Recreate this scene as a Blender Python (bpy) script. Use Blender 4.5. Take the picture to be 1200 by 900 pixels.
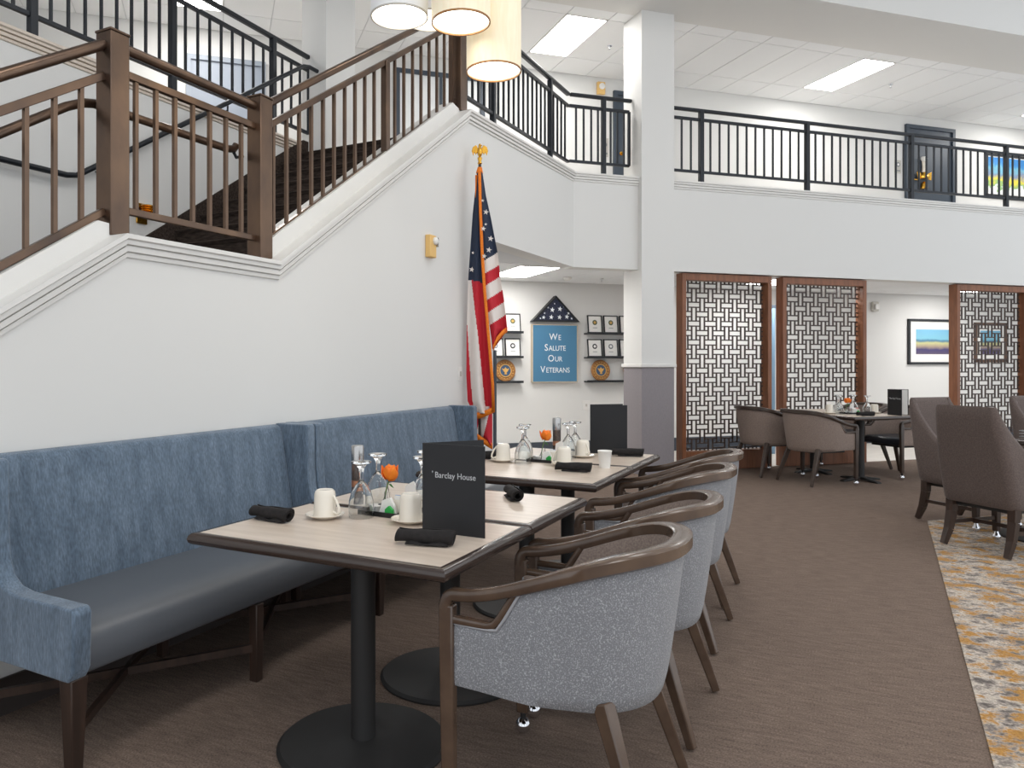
import bpy, bmesh, math, random
from mathutils import Vector, Matrix
random.seed(7)
R = math.radians
Q = math.sqrt(.5)
for o in list(bpy.data.objects): bpy.data.objects.remove(o)
SC = bpy.context.scene
COL = SC.collection

# ------------------------------------------------------------------ camera, world, exposure
cd = bpy.data.cameras.new('camera'); cam = bpy.data.objects.new('camera', cd); COL.objects.link(cam)
cam.location = (0, 0, 1.33); cam.rotation_euler = (R(90), 0, R(28))
cd.sensor_width = 36; cd.lens = 886 / 1200 * 36
cd.shift_x = 77 / 1200; cd.shift_y = -24 / 1200
cd.clip_start = .05
SC.camera = cam
w = bpy.data.worlds.new('world'); SC.world = w; w.use_nodes = True
bg = w.node_tree.nodes['Background']; bg.inputs[0].default_value = (.90, .95, 1.0, 1); bg.inputs[1].default_value = 1.0
SC.view_settings.view_transform = 'Standard'; SC.view_settings.look = 'None'
SC.view_settings.exposure = 0.38; SC.view_settings.gamma = 1.0; SC.view_settings.use_curve_mapping = False
LAMP_UP = 17.0      # upstairs troffers
LAMP_LOW = 15.0     # alcove troffer and the two added corridor troffers
LAMP_ATR = 7.0    # added unseen panels in the tall atrium ceiling
PENDANT = 4.0

# ------------------------------------------------------------------ materials
def lin(c):
    return tuple((v / 12.92 if v <= .04045 else ((v + .055) / 1.055) ** 2.4) for v in (x / 255 for x in c))
MATS = {}
def mat(name, rgb, rough=.5, metal=0.0, rgb2=None, scale=20, stretch=(1, 1, 1), detail=4, bump=0.0, bscale=None,
        coat=0.0, lo=.35, hi=.65, sheen=0.0, rot=0.0, spec=None, emit=0.0, trans=0.0, grain=0.0, gamt=.3):
    m = bpy.data.materials.new(name); m.use_nodes = True
    nt = m.node_tree; b = nt.nodes['Principled BSDF']
    c1 = lin(rgb) + (1,)
    b.inputs['Base Color'].default_value = c1
    b.inputs['Roughness'].default_value = rough; b.inputs['Metallic'].default_value = metal
    if coat: b.inputs['Coat Weight'].default_value = coat; b.inputs['Coat Roughness'].default_value = .12
    if sheen: b.inputs['Sheen Weight'].default_value = sheen
    if spec is not None: b.inputs['Specular IOR Level'].default_value = spec
    if trans: b.inputs['Transmission Weight'].default_value = trans; b.inputs['IOR'].default_value = 1.45
    if emit: b.inputs['Emission Color'].default_value = c1; b.inputs['Emission Strength'].default_value = emit
    if rgb2 is not None or bump:
        tc = nt.nodes.new('ShaderNodeTexCoord'); mp = nt.nodes.new('ShaderNodeMapping')
        mp.inputs['Scale'].default_value = stretch; mp.inputs['Rotation'].default_value = (0, 0, rot)
        nt.links.new(tc.outputs['Object'], mp.inputs['Vector'])
        n = nt.nodes.new('ShaderNodeTexNoise'); n.inputs['Scale'].default_value = scale; n.inputs['Detail'].default_value = detail
        nt.links.new(mp.outputs[0], n.inputs['Vector'])
        if rgb2 is not None:
            cr = nt.nodes.new('ShaderNodeValToRGB')
            cr.color_ramp.elements[0].position = lo; cr.color_ramp.elements[0].color = c1
            cr.color_ramp.elements[1].position = hi; cr.color_ramp.elements[1].color = lin(rgb2) + (1,)
            nt.links.new(n.outputs['Fac'], cr.inputs['Fac']); nt.links.new(cr.outputs['Color'], b.inputs['Base Color'])
            if grain:      # fine yarn grain multiplied over the colour
                add_grain(nt, cr.outputs['Color'], b, mp.outputs[0] if grain > 0 else tc.outputs['Object'], abs(grain), gamt)
        if bump:
            src = n
            if bscale:
                src = nt.nodes.new('ShaderNodeTexNoise'); src.inputs['Scale'].default_value = bscale; src.inputs['Detail'].default_value = 2
                nt.links.new(mp.outputs[0], src.inputs['Vector'])
            bp = nt.nodes.new('ShaderNodeBump'); bp.inputs['Strength'].default_value = bump; bp.inputs['Distance'].default_value = .01
            nt.links.new(src.outputs['Fac'], bp.inputs['Height']); nt.links.new(bp.outputs['Normal'], b.inputs['Normal'])
    MATS[name] = m
    return m
def add_grain(nt, col, b, vec, scale, amt):
    g = nt.nodes.new('ShaderNodeTexNoise'); g.inputs['Scale'].default_value = scale; g.inputs['Detail'].default_value = 2
    nt.links.new(vec, g.inputs['Vector'])
    mr = nt.nodes.new('ShaderNodeMapRange'); mr.inputs['From Min'].default_value = .3; mr.inputs['From Max'].default_value = .7
    mr.inputs['To Min'].default_value = 1 - amt; mr.inputs['To Max'].default_value = 1 + amt
    nt.links.new(g.outputs['Fac'], mr.inputs['Value'])
    mx = nt.nodes.new('ShaderNodeMix'); mx.data_type = 'RGBA'; mx.blend_type = 'MULTIPLY'; mx.inputs['Factor'].default_value = 1
    nt.links.new(col, mx.inputs[6]); nt.links.new(mr.outputs['Result'], mx.inputs[7]); nt.links.new(mx.outputs[2], b.inputs['Base Color'])
def glow(name, rgb, strength):
    m = bpy.data.materials.new(name); m.use_nodes = True
    nt = m.node_tree; nt.nodes.clear()
    e = nt.nodes.new('ShaderNodeEmission'); e.inputs[0].default_value = lin(rgb) + (1,); e.inputs[1].default_value = strength
    o = nt.nodes.new('ShaderNodeOutputMaterial'); nt.links.new(e.outputs[0], o.inputs[0]); MATS[name] = m
    return m
def rug_mat():
    m = mat('rug', (150, 140, 130), .95)
    nt = m.node_tree; b = nt.nodes['Principled BSDF']
    tc = nt.nodes.new('ShaderNodeTexCoord')
    def noise(scale, detail, stretch, rough=.6):
        mp = nt.nodes.new('ShaderNodeMapping'); mp.inputs['Scale'].default_value = stretch; mp.inputs['Rotation'].default_value = (0, 0, R(-45))
        nt.links.new(tc.outputs['Object'], mp.inputs['Vector'])
        n = nt.nodes.new('ShaderNodeTexNoise'); n.inputs['Scale'].default_value = scale; n.inputs['Detail'].default_value = detail
        n.inputs['Roughness'].default_value = rough
        nt.links.new(mp.outputs[0], n.inputs['Vector']); return n
    n1 = noise(13, 8, (1, 1.25, 1), .72)
    cr = nt.nodes.new('ShaderNodeValToRGB'); el = cr.color_ramp.elements
    el[0].position = .38; el[0].color = lin((96, 88, 84)) + (1,)
    el[1].position = .46; el[1].color = lin((150, 140, 132)) + (1,)
    e = el.new(.54); e.color = lin((200, 188, 174)) + (1,)
    e = el.new(.64); e.color = lin((150, 141, 132)) + (1,)
    nt.links.new(n1.outputs['Fac'], cr.inputs['Fac'])
    n2 = noise(6.5, 8, (1, 1.25, 1), .75)
    cr2 = nt.nodes.new('ShaderNodeValToRGB'); cr2.color_ramp.elements[0].position = .505; cr2.color_ramp.elements[1].position = .56
    nt.links.new(n2.outputs['Fac'], cr2.inputs['Fac'])
    mx = nt.nodes.new('ShaderNodeMix'); mx.data_type = 'RGBA'
    nt.links.new(cr2.outputs['Color'], mx.inputs['Factor']); nt.links.new(cr.outputs['Color'], mx.inputs[6]); mx.inputs[7].default_value = lin((172, 126, 62)) + (1,)
    add_grain(nt, mx.outputs[2], b, tc.outputs['Object'], 120, .3)
    return m
def print_mat(name, stops, axis=2, scale=1.0, off=0.0, nscale=6.0, namt=.12):
    """flat print: colour bands along one object axis broken up by noise"""
    m = mat(name, (200, 200, 200), .6); nt = m.node_tree; b = nt.nodes['Principled BSDF']
    tc = nt.nodes.new('ShaderNodeTexCoord'); sp = nt.nodes.new('ShaderNodeSeparateXYZ'); nt.links.new(tc.outputs['Object'], sp.inputs[0])
    n = nt.nodes.new('ShaderNodeTexNoise'); n.inputs['Scale'].default_value = nscale; n.inputs['Detail'].default_value = 5; nt.links.new(tc.outputs['Object'], n.inputs['Vector'])
    ma = nt.nodes.new('ShaderNodeMath'); ma.operation = 'MULTIPLY_ADD'; ma.inputs[1].default_value = scale; ma.inputs[2].default_value = off - namt / 2
    nt.links.new(sp.outputs[axis], ma.inputs[0])
    mb = nt.nodes.new('ShaderNodeMath'); mb.operation = 'MULTIPLY_ADD'; mb.inputs[1].default_value = namt; nt.links.new(n.outputs['Fac'], mb.inputs[0]); nt.links.new(ma.outputs[0], mb.inputs[2])
    cr = nt.nodes.new('ShaderNodeValToRGB'); el = cr.color_ramp.elements
    el[0].position = stops[0][0]; el[0].color = lin(stops[0][1]) + (1,)
    el[1].position = stops[1][0]; el[1].color = lin(stops[1][1]) + (1,)
    for p, c in stops[2:]:
        e = el.new(p); e.color = lin(c) + (1,)
    nt.links.new(mb.outputs[0], cr.inputs['Fac']); nt.links.new(cr.outputs['Color'], b.inputs['Base Color'])
    return m
mat('wall_paint', (224, 223, 220), .7)
mat('trim_paint', (226, 224, 220), .45)
mat('ceiling_tile', (240, 241, 242), .85)
mat('ceiling_grid', (216, 217, 219), .8)
mat('carpet', (134, 117, 106), .95, rgb2=(112, 97, 87), scale=45, stretch=(.22, 1.3, 1), detail=12, bump=.5, bscale=330, rot=R(-45), lo=.3, hi=.7, spec=.1, grain=-150, gamt=.34)
mat('stair_carpet', (72, 62, 56), .95, rgb2=(48, 41, 37), scale=60, stretch=(.2, 1, 1), detail=3, bump=.3, spec=.1)
mat('vinyl_floor', (222, 216, 208), .35, rgb2=(208, 201, 192), scale=6, stretch=(.3, 3, 1), rot=R(-45))
rug_mat()
mat('bronze', (122, 98, 80), .3, .8, rgb2=(88, 74, 66), scale=5, stretch=(1, 1, .6), lo=.3, hi=.7)
mat('black_metal', (44, 47, 52), .42, .45)
mat('booth_fabric', (83, 99, 116), .9, rgb2=(103, 119, 136), scale=9, stretch=(2.2, 2.2, .5), detail=8, grain=75, gamt=.28, bump=.15, sheen=.25)
mat('booth_vinyl', (92, 96, 102), .38, bump=.02)
mat('dark_wood', (64, 48, 40), .38, rgb2=(48, 36, 30), scale=9, stretch=(3, 3, .4))
mat('chair_wood', (94, 75, 61), .27, rgb2=(78, 61, 50), scale=10, stretch=(1, 1, 1), coat=.35)
mat('chair_wood_dark', (70, 56, 47), .32, rgb2=(58, 46, 39), scale=10, coat=.2)
mat('grey_fabric', (128, 129, 133), .92, rgb2=(194, 195, 199), scale=260, detail=3, bump=.2, lo=.5, hi=.76, sheen=.15)
mat('taupe_fabric', (128, 112, 104), .92, rgb2=(150, 134, 124), scale=150, detail=2, bump=.1, sheen=.1)
mat('brown_fabric', (88, 76, 72), .92, rgb2=(104, 91, 86), scale=120, detail=3, bump=.1, sheen=.1)
mat('piping', (170, 170, 174), .85)
mat('navy_vinyl', (42, 46, 54), .36)
mat('chrome', (225, 226, 230), .1, 1.0)
mat('steel', (178, 176, 174), .26, 1.0)
mat('black_rubber', (24, 23, 23), .6)
mat('laminate', (216, 201, 186), .32, rgb2=(201, 185, 169), scale=5, stretch=(.8, 6, 1), detail=6)
mat('table_edge', (56, 44, 39), .22, coat=.4)
mat('cast_black', (38, 37, 37), .55)
mat('ceramic', (236, 228, 214), .22, coat=.3)
mat('paper', (240, 238, 233), .7)
mat('napkin', (24, 21, 21), .9, rgb2=(34, 30, 30), scale=60, bump=.15)
mat('menu_black', (27, 28, 32), .55)
mat('silver_print', (196, 197, 200), .4)
mat('glass', (250, 252, 252), .02, trans=1.0)
mat('smoke_glass', (120, 104, 96), .05, trans=.7)
mat('copper', (196, 138, 108), .3, .8)
mat('rose', (254, 142, 34), .6, rgb2=(248, 118, 20), scale=30)
mat('leaf', (58, 120, 52), .5)
mat('stem', (98, 128, 62), .5)
mat('packet_green', (40, 168, 74), .5)
mat('packet_pink', (226, 150, 140), .6)
mat('packet_blue', (150, 176, 214), .6)
mat('gold', (226, 174, 74), .2, 1.0)
mat('fringe', (243, 132, 22), .7, rgb2=(226, 116, 16), scale=90)
mat('flag_navy', (32, 44, 66), .8)
mat('flag_red', (190, 30, 46), .75)
mat('flag_white', (226, 218, 212), .75)
mat('case_black', (30, 32, 36), .4)
mat('case_navy', (30, 36, 56), .7, rgb2=(52, 58, 82), scale=60, lo=.45, hi=.62)
mat('sign_blue', (74, 126, 160), .6)
mat('sign_edge', (196, 182, 160), .4)
mat('sign_text', (238, 242, 244), .6)
mat('seal_wood', (176, 122, 62), .45, rgb2=(146, 96, 46), scale=40)
mat('seal_blue', (58, 84, 116), .5)
mat('seal_gold', (214, 168, 92), .4)
mat('seal_green', (84, 96, 70), .5)
mat('seal_grey', (120, 124, 128), .5)
mat('screen_wood', (140, 88, 57), .42, rgb2=(118, 72, 45), scale=7, stretch=(4, 4, .5))
mat('lattice_wood', (66, 52, 46), .5)
mat('dado', (146, 140, 143), .75, rgb2=(138, 132, 136), scale=90, stretch=(3, 3, .4))
mat('base_brown', (58, 50, 47), .6)
mat('trim_tan', (216, 203, 188), .5)
mat('base_blue', (62, 68, 78), .6)
mat('slate_door', (62, 72, 84), .42)
mat('grey_door', (150, 158, 170), .45)
mat('frosted', (236, 238, 238), .5)
mat('blue_door', (128, 160, 186), .5)
mat('alarm_tan', (232, 190, 118), .5)
mat('plastic_white', (232, 230, 226), .4)
mat('plastic_grey', (190, 186, 178), .5)
mat('frame_black', (34, 36, 40), .45)
mat('frame_brown', (92, 66, 50), .5)
mat('shade_cream', (242, 230, 204), .8, rgb2=(236, 222, 192), scale=40, stretch=(1, 1, .15), emit=.16)
mat('shade_grey', (222, 222, 222), .8, emit=.12)
mat('charger_black', (22, 22, 24), .3)
print_mat('landscape_print', [(.0, (96, 84, 108)), (.18, (70, 62, 110)), (.3, (168, 150, 130)), (.42, (196, 196, 140)), (.5, (70, 120, 150)), (.58, (130, 190, 210)), (1, (120, 180, 214))], 2, 2.2, .0)
print_mat('bright_print', [(.0, (230, 232, 230)), (.16, (226, 228, 226)), (.2, (120, 170, 110)), (.34, (226, 206, 60)), (.5, (120, 130, 160)), (.66, (110, 170, 190)), (.8, (60, 130, 190)), (1, (40, 110, 180))], 2, 1.45, .0, 7, .7)
glow('panel_glow', (255, 253, 250), LAMP_UP)
glow('panel_glow_low', (255, 253, 250), LAMP_LOW)
glow('added_atrium_glow', (255, 253, 250), LAMP_ATR)
glow('pendant_glow', (255, 246, 228), PENDANT)

# ------------------------------------------------------------------ mesh helpers
def new_obj(name, me, parent=None):
    o = bpy.data.objects.new(name, me); COL.objects.link(o)
    if parent: o.parent = parent
    return o
class MB:
    def __init__(s): s.v = []; s.f = []; s.mi = []
    def add(s, vs, fs, m=0):
        b = len(s.v); s.v += [tuple(p) for p in vs]
        for f in fs: s.f.append(tuple(b + i for i in f)); s.mi.append(m)
        return s
    def box(s, x0, x1, y0, y1, z0, z1, m=0):
        return s.add([(x0, y0, z0), (x1, y0, z0), (x1, y1, z0), (x0, y1, z0), (x0, y0, z1), (x1, y0, z1), (x1, y1, z1), (x0, y1, z1)],
                     [(3, 2, 1, 0), (4, 5, 6, 7), (0, 1, 5, 4), (1, 2, 6, 5), (2, 3, 7, 6), (3, 0, 4, 7)], m)
    def prism(s, poly, z0, z1, m=0, axis='z'):
        n = len(poly)
        def P(p, t):
            if axis == 'z': return (p[0], p[1], t)
            if axis == 'x': return (t, p[0], p[1])
            return (p[0], t, p[1])
        vs = [P(p, z0) for p in poly] + [P(p, z1) for p in poly]
        fs = [tuple(range(n))[::-1], tuple(range(n, 2 * n))] + [(i, (i + 1) % n, n + (i + 1) % n, n + i) for i in range(n)]
        return s.add(vs, fs, m)
    def beam(s, a, b, w, h, m=0, w2=None, h2=None):
        """rectangular bar from a to b: w sideways (horizontal), h the other way; optional other size at b"""
        a, b = Vector(a), Vector(b); t = (b - a).normalized()
        side = t.cross(Vector((0, 0, 1)))
        if side.length < 1e-4: side = Vector((1, 0, 0))
        side.normalize(); up = side.cross(t)
        w2 = w if w2 is None else w2; h2 = h if h2 is None else h2
        vs = []
        for p, ww, hh in ((a, w, h), (b, w2, h2)):
            for i, j in ((-1, -1), (1, -1), (1, 1), (-1, 1)): vs.append(p + side * i * ww / 2 + up * j * hh / 2)
        return s.add(vs, [(0, 1, 2, 3), (7, 6, 5, 4), (0, 4, 5, 1), (1, 5, 6, 2), (2, 6, 7, 3), (3, 7, 4, 0)], m)
    def tube(s, path, r, n=8, closed=False, m=0, caps=True):
        P = [Vector(p) for p in path]; L = len(P); rings = []
        prev = None
        for i, p in enumerate(P):
            if closed: t = P[(i + 1) % L] - P[i - 1]
            else: t = P[min(i + 1, L - 1)] - P[max(i - 1, 0)]
            t.normalize()
            if prev is None:
                ref = Vector((0, 0, 1)) if abs(t.z) < .9 else Vector((1, 0, 0)); u = t.cross(ref).normalized()
            else:
                u = (prev - t * prev.dot(t)).normalized()
            prev = u; v = t.cross(u)
            rr = r[i] if isinstance(r, (list, tuple)) else r
            rings.append([p + (u * math.cos(2 * math.pi * k / n) + v * math.sin(2 * math.pi * k / n)) * rr for k in range(n)])
        b = len(s.v); s.v += [tuple(q) for ring in rings for q in ring]
        for i in range(L if closed else L - 1):
            j = (i + 1) % L
            for k in range(n):
                s.f.append((b + i * n + k, b + i * n + (k + 1) % n, b + j * n + (k + 1) % n, b + j * n + k)); s.mi.append(m)
        if not closed and caps:
            s.f.append(tuple(b + k for k in range(n))[::-1]); s.mi.append(m)
            s.f.append(tuple(b + (L - 1) * n + k for k in range(n))); s.mi.append(m)
        return s
    def lathe(s, prof, n=24, c=(0, 0, 0), m=0, axis='z', close=False):
        b = len(s.v); L = len(prof)
        for r, z in prof:
            r = max(r, 1e-4)
            for k in range(n):
                a = 2 * math.pi * k / n
                if axis == 'z': s.v.append((c[0] + r * math.cos(a), c[1] + r * math.sin(a), c[2] + z))
                else: s.v.append((c[0] + r * math.cos(a), c[1] - z, c[2] + r * math.sin(a)))
        for i in range(L - 1 if not close else L):
            j = (i + 1) % L
            for k in range(n):
                s.f.append((b + i * n + k, b + i * n + (k + 1) % n, b + j * n + (k + 1) % n, b + j * n + k)); s.mi.append(m)
        if not close:
            s.f.append(tuple(b + k for k in range(n))[::-1]); s.mi.append(m)
            s.f.append(tuple(b + (L - 1) * n + k for k in range(n))); s.mi.append(m)
        return s
    def grid(s, rows, m=0, closed=False):
        """rows: list of equal-length point rows"""
        b = len(s.v); n = len(rows[0])
        for r in rows: s.v += [tuple(p) for p in r]
        for i in range(len(rows) - 1):
            for k in range(n if closed else n - 1):
                kk = (k + 1) % n
                s.f.append((b + i * n + k, b + i * n + kk, b + (i + 1) * n + kk, b + (i + 1) * n + k))
                s.mi.append(m(i, k) if callable(m) else m)
        return s
    def sweep(s, pts, sides, w, h, m=0):
        """rectangular profile with rounded corners, w along the given side vector, h across"""
        P = [Vector(p) for p in pts]; L = len(P); rows = []
        c = .3
        prof = [(-1, -1 + c), (-1 + c, -1), (1 - c, -1), (1, -1 + c), (1, 1 - c), (1 - c, 1), (-1 + c, 1), (-1, 1 - c)]
        for i, p in enumerate(P):
            t = (P[min(i + 1, L - 1)] - P[max(i - 1, 0)]).normalized()
            sd = Vector(sides[i]); sd = (sd - t * sd.dot(t)).normalized(); up = sd.cross(t)
            ww = w[i] if isinstance(w, list) else w; hh = h[i] if isinstance(h, list) else h
            rows.append([p + sd * a * ww / 2 + up * bb * hh / 2 for a, bb in prof])
        b = len(s.v); s.grid(rows, m, closed=True); n = 8
        s.f.append(tuple(b + k for k in range(n))[::-1]); s.mi.append(m)
        s.f.append(tuple(b + (L - 1) * n + k for k in range(n))); s.mi.append(m)
        return s
    def xf(s, M):
        s.v = [tuple(M @ Vector(p)) for p in s.v]; return s
    def mesh(s, name, mats, smooth=None):
        me = bpy.data.meshes.new(name); me.from_pydata(s.v, [], s.f)
        for m in (mats if isinstance(mats, (list, tuple)) else [mats]): me.materials.append(MATS[m])
        if any(s.mi): me.polygons.foreach_set('material_index', s.mi)
        bm = bmesh.new(); bm.from_mesh(me); bmesh.ops.recalc_face_normals(bm, faces=bm.faces); bm.to_mesh(me); bm.free()
        if smooth:
            me.polygons.foreach_set('use_smooth', [True] * len(me.polygons)); me.set_sharp_from_angle(angle=R(smooth))
        me.update(); return me
    def build(s, name, mats, parent=None, smooth=None, bevel=0, loc=None, rotz=None, seg=2):
        o = new_obj(name, s.mesh(name, mats, smooth), parent)
        if bevel:
            b = o.modifiers.new('bevel', 'BEVEL'); b.width = bevel; b.segments = seg; b.limit_method = 'ANGLE'; b.angle_limit = R(40)
            if not smooth:
                o.data.polygons.foreach_set('use_smooth', [True] * len(o.data.polygons)); o.data.set_sharp_from_angle(angle=R(35))
                b.harden_normals = False
        if loc: o.location = loc
        if rotz is not None: o.rotation_euler = (0, 0, rotz)
        return o
def thing(name, label, cat, loc=(0, 0, 0), rotz=0.0, group=None):
    o = bpy.data.objects.new(name, None); COL.objects.link(o); o.empty_display_size = .1
    o.location = loc; o.rotation_euler = (0, 0, rotz); o['label'] = label; o['category'] = cat
    if group: o['group'] = group
    return o
def tag(o, label, cat, group=None):
    o['label'] = label; o['category'] = cat
    if group: o['group'] = group
    return o
def struct(o, label=None):
    o['kind'] = 'structure'
    if label: o['label'] = label
    return o
def dup(root, label, loc, rotz=0.0, group=None):
    r = root.copy(); COL.objects.link(r); r.location = loc; r.rotation_euler = (0, 0, rotz); r['label'] = label
    if group: r['group'] = group
    for ch in list(root.children):
        c = ch.copy(); COL.objects.link(c); c.parent = r
        for g in list(ch.children):
            d = g.copy(); COL.objects.link(d); d.parent = c
    return r
def place(root, label, loc, rotz=0.0, group=None):
    root.location = loc; root.rotation_euler = (0, 0, rotz); root['label'] = label
    if group: root['group'] = group
    return root
class Proto:
    """first use places the prototype itself, later uses copy it"""
    def __init__(s, maker): s.maker = maker; s.root = None
    def put(s, label, loc, rotz=0.0, group=None):
        if s.root is None:
            s.root = s.maker(); return place(s.root, label, loc, rotz, group)
        return dup(s.root, label, loc, rotz, group)
def text_part(name, txt, size, mat_name, parent, M, depth=.001, align='CENTER', space=1.0, xs=1.0):
    cu = bpy.data.curves.new('t', 'FONT'); cu.body = txt; cu.size = size; cu.align_x = align; cu.extrude = depth; cu.space_character = space
    cu.resolution_u = 3
    to = bpy.data.objects.new('t', cu); COL.objects.link(to)
    dg = bpy.context.evaluated_depsgraph_get()
    me = bpy.data.meshes.new_from_object(to.evaluated_get(dg)); bpy.data.objects.remove(to)
    me.materials.clear(); me.materials.append(MATS[mat_name])
    me.transform(Matrix.Scale(xs, 4, (1, 0, 0))); me.transform(M)
    return new_obj(name, me, parent)
def W(D, E, z=0.0): return (Q * (E - D), Q * (E + D), z)      # the right half of the room is turned 45 degrees
R45 = R(45)
STAND = Matrix.Rotation(R(90), 4, 'X')                          # text laid up against a wall facing local -y

# ------------------------------------------------------------------ room shell
XW = -2.83            # face of the stair wall
ZF = 3.45             # upper floor
ZC = 5.55             # upper ceiling
floor = struct(MB().prism([(-13, -2.6), (5.2, -2.6), (5.2, 14.5), W(7.0, 17)[:2], W(10.1, 17)[:2], W(10.1, -8)[:2]], -.1, 0).build('floor', 'carpet'), 'brown streaked carpet floor')
cor = MB().box(2.42, 17, 8.12, 10, -.02, .004).build('floor_corridor', 'vinyl_floor', rotz=R45); struct(cor, 'pale wood-look corridor floor')
# patterned carpet area on the right
p0 = (.385, 2.0); p1 = (.588, 7.527)
k = (p1[0] - p0[0]) / (p1[1] - p0[1])
poly = [(p0[0] - k * 3, -1.0), (5.0, -1.0), (5.0, p1[1] + 5.0 - p1[0]), p1]
rug = tag(MB().prism(poly, 0, .006).build('patterned_rug', 'rug'), 'mottled ochre, cream and grey patterned rug at the right of the brown carpet', 'rug')

SL = .648
def stair_z(y):        # top of the sloping wall trim
    if y < 2.264: return 1.90 - SL * (2.264 - y)
    if y < 3.278: return 1.90
    if y < 5.685: return 1.90 + SL * (y - 3.278)
    return 3.46 + (y - 5.685) * (3.555 - 3.46) / (8.484 - 5.685)
YK = 8.484
poly = [(-.66, 0), (6.26, 0), (6.26, 2.435), (YK, 2.455), (YK, 3.53), (5.685, 3.435), (3.278, 1.875), (2.264, 1.875), (-.63, 0)]
struct(MB().prism(poly, XW - .2, XW, axis='x').build('wall_left', 'wall_paint'), 'white wall under the staircase')
# curbs behind the sloping mouldings
c1 = [(-.5, stair_z(-.5) - .1), (2.27, 1.86), (2.27, 1.95), (2.2, 1.955), (-.5, stair_z(-.5) + .08)]
c2 = [(3.30, 1.86), (5.68, 3.42), (5.68, 3.47), (5.55, 3.49), (3.33, 2.045), (3.30, 2.0)]
struct(MB().prism(c1, -3.02, -2.89, axis='x').build('trim_1', 'trim_paint'))
struct(MB().prism(c2, -3.02, -2.89, axis='x').build('trim_2', 'trim_paint'))
# moulding that follows the top of the stair wall and turns along the balcony
def moulding(path, frame, name, prof, mt='trim_paint'):
    """path: list of (s, z) in the wall plane, frame(s, z, out) -> world point"""
    L = len(path); rows = []
    for i in range(L):
        a = path[max(i - 1, 0)]; b = path[i]; c = path[min(i + 1, L - 1)]
        t1 = Vector((b[0] - a[0], b[1] - a[1])) if i > 0 else None
        t2 = Vector((c[0] - b[0], c[1] - b[1])) if i < L - 1 else None
        n1 = Vector((-t1.y, t1.x)).normalized() if t1 is not None else None
        n2 = Vector((-t2.y, t2.x)).normalized() if t2 is not None else None
        if n1 is None: n = n2
        elif n2 is None: n = n1
        else:
            n = (n1 + n2).normalized(); n = n / max(.3, n.dot(n1))
        rows.append([frame(b[0] + n.x * d, b[1] + n.y * d, o) for o, d in prof])
    m = MB(); m.grid(rows, closed=True); k = len(prof)
    m.f.append(tuple(range(k))); m.mi.append(0); m.f.append(tuple(range((L - 1) * k, L * k))[::-1]); m.mi.append(0)
    return struct(m.build(name, mt))
PROF = [(-.20, 0), (.048, 0), (.048, -.02), (.036, -.024), (.034, -.026), (.034, -.044), (.012, -.046), (.012, -.052), (.026, -.053), (.024, -.074), (.004, -.076), (.004, -.081), (.014, -.082), (.012, -.098), (0, -.102), (-.20, -.102)]
moulding([(-.66, stair_z(-.66)), (2.264, 1.90), (3.278, 1.90), (5.685, 3.46), (YK + .014, 3.555)], lambda s_, z, o: (XW + o, s_, z), 'trim_3', PROF)
moulding([(3.985, 3.56), (4.852, 3.56)], lambda s_, z, o: W(8.0 - o, s_, z), 'trim_4', PROF)
moulding([(5.296, 3.56), (16, 3.56)], lambda s_, z, o: W(8.0 - o, s_, z), 'trim_5', PROF)
# balcony fascia
struct(MB().box(3.99, 16, 8.0, 8.2, 2.455, 3.5).build('wall_balcony', 'wall_paint', rotz=R45), 'white balcony front wall')
struct(MB().box(-7.5, 17, 10.0, 10.15, 0, ZC + .1).build('wall_back', 'wall_paint', rotz=R45), 'white back wall of both storeys')
struct(MB().box(2.25, 2.42, 6.5, 10, 0, 2.5).build('wall_niche', 'wall_paint', rotz=R45), 'white side wall of the alcove')  # unseen wall, put in only for the light inside the alcove
struct(MB().box(16.5, 16.6, 6.0, 10, 0, 6.3).build('wall_right', 'wall_paint', rotz=R45), 'white end wall of the corridor')
# far side of the stairwell
struct(MB().box(-5.1, -4.92, -6, 6.05, 0, 3.5).build('wall_stair', 'wall_paint'), 'white far wall of the stairwell')
moulding([(-6, 3.56), (6.05, 3.56)], lambda s_, z, o: (-4.92 + o, s_, z), 'trim_6', PROF, 'trim_tan')
# upper floor slab, its unseen top kept pale to bounce light onto the ceiling
up = [(-13, -6), (-5.0, -6), (-5.0, 6.3), (-2.95, 6.3), (-2.95, 8.43), W(8.1, 16)[:2], W(10.05, 16)[:2], W(10.05, -7.4)[:2]]
struct(MB().prism(up, 2.56, ZF).build('floor_upper', 'vinyl_floor'), 'upper storey floor')
# upper ceiling: backing with visible grid and single tiles hung in it
uc = [(-13, -6), (-2.9, -6), (-2.9, 8.3), W(7.95, 16.4)[:2], W(10.05, 16.4)[:2], W(10.05, -7.4)[:2]]
ceil_up = struct(MB().prism(uc, ZC, ZC + .08).build('ceiling_upper', 'ceiling_grid'), 'white grid ceiling of the upper storey')
PE, E0 = .565, 4.05
rows = [(8.02, 8.29), (8.29, 9.45), (9.45, 9.99)]
lights_k = (-8, 0, 8, 16)
for (d0, d1) in rows:
    me = MB().box(-PE / 2 + .006, PE / 2 - .006, -(d1 - d0) / 2 + .006, (d1 - d0) / 2 - .006, -.008, .012).mesh('ceiling_tile', 'ceiling_tile')
    for kk in range(-19, 22):
        if d0 == 8.29 and kk in lights_k: continue
        o = new_obj('ceiling_tile', me, ceil_up); o.location = W((d0 + d1) / 2, E0 + PE * (kk + .5), ZC); o.rotation_euler = (0, 0, R45)
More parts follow.
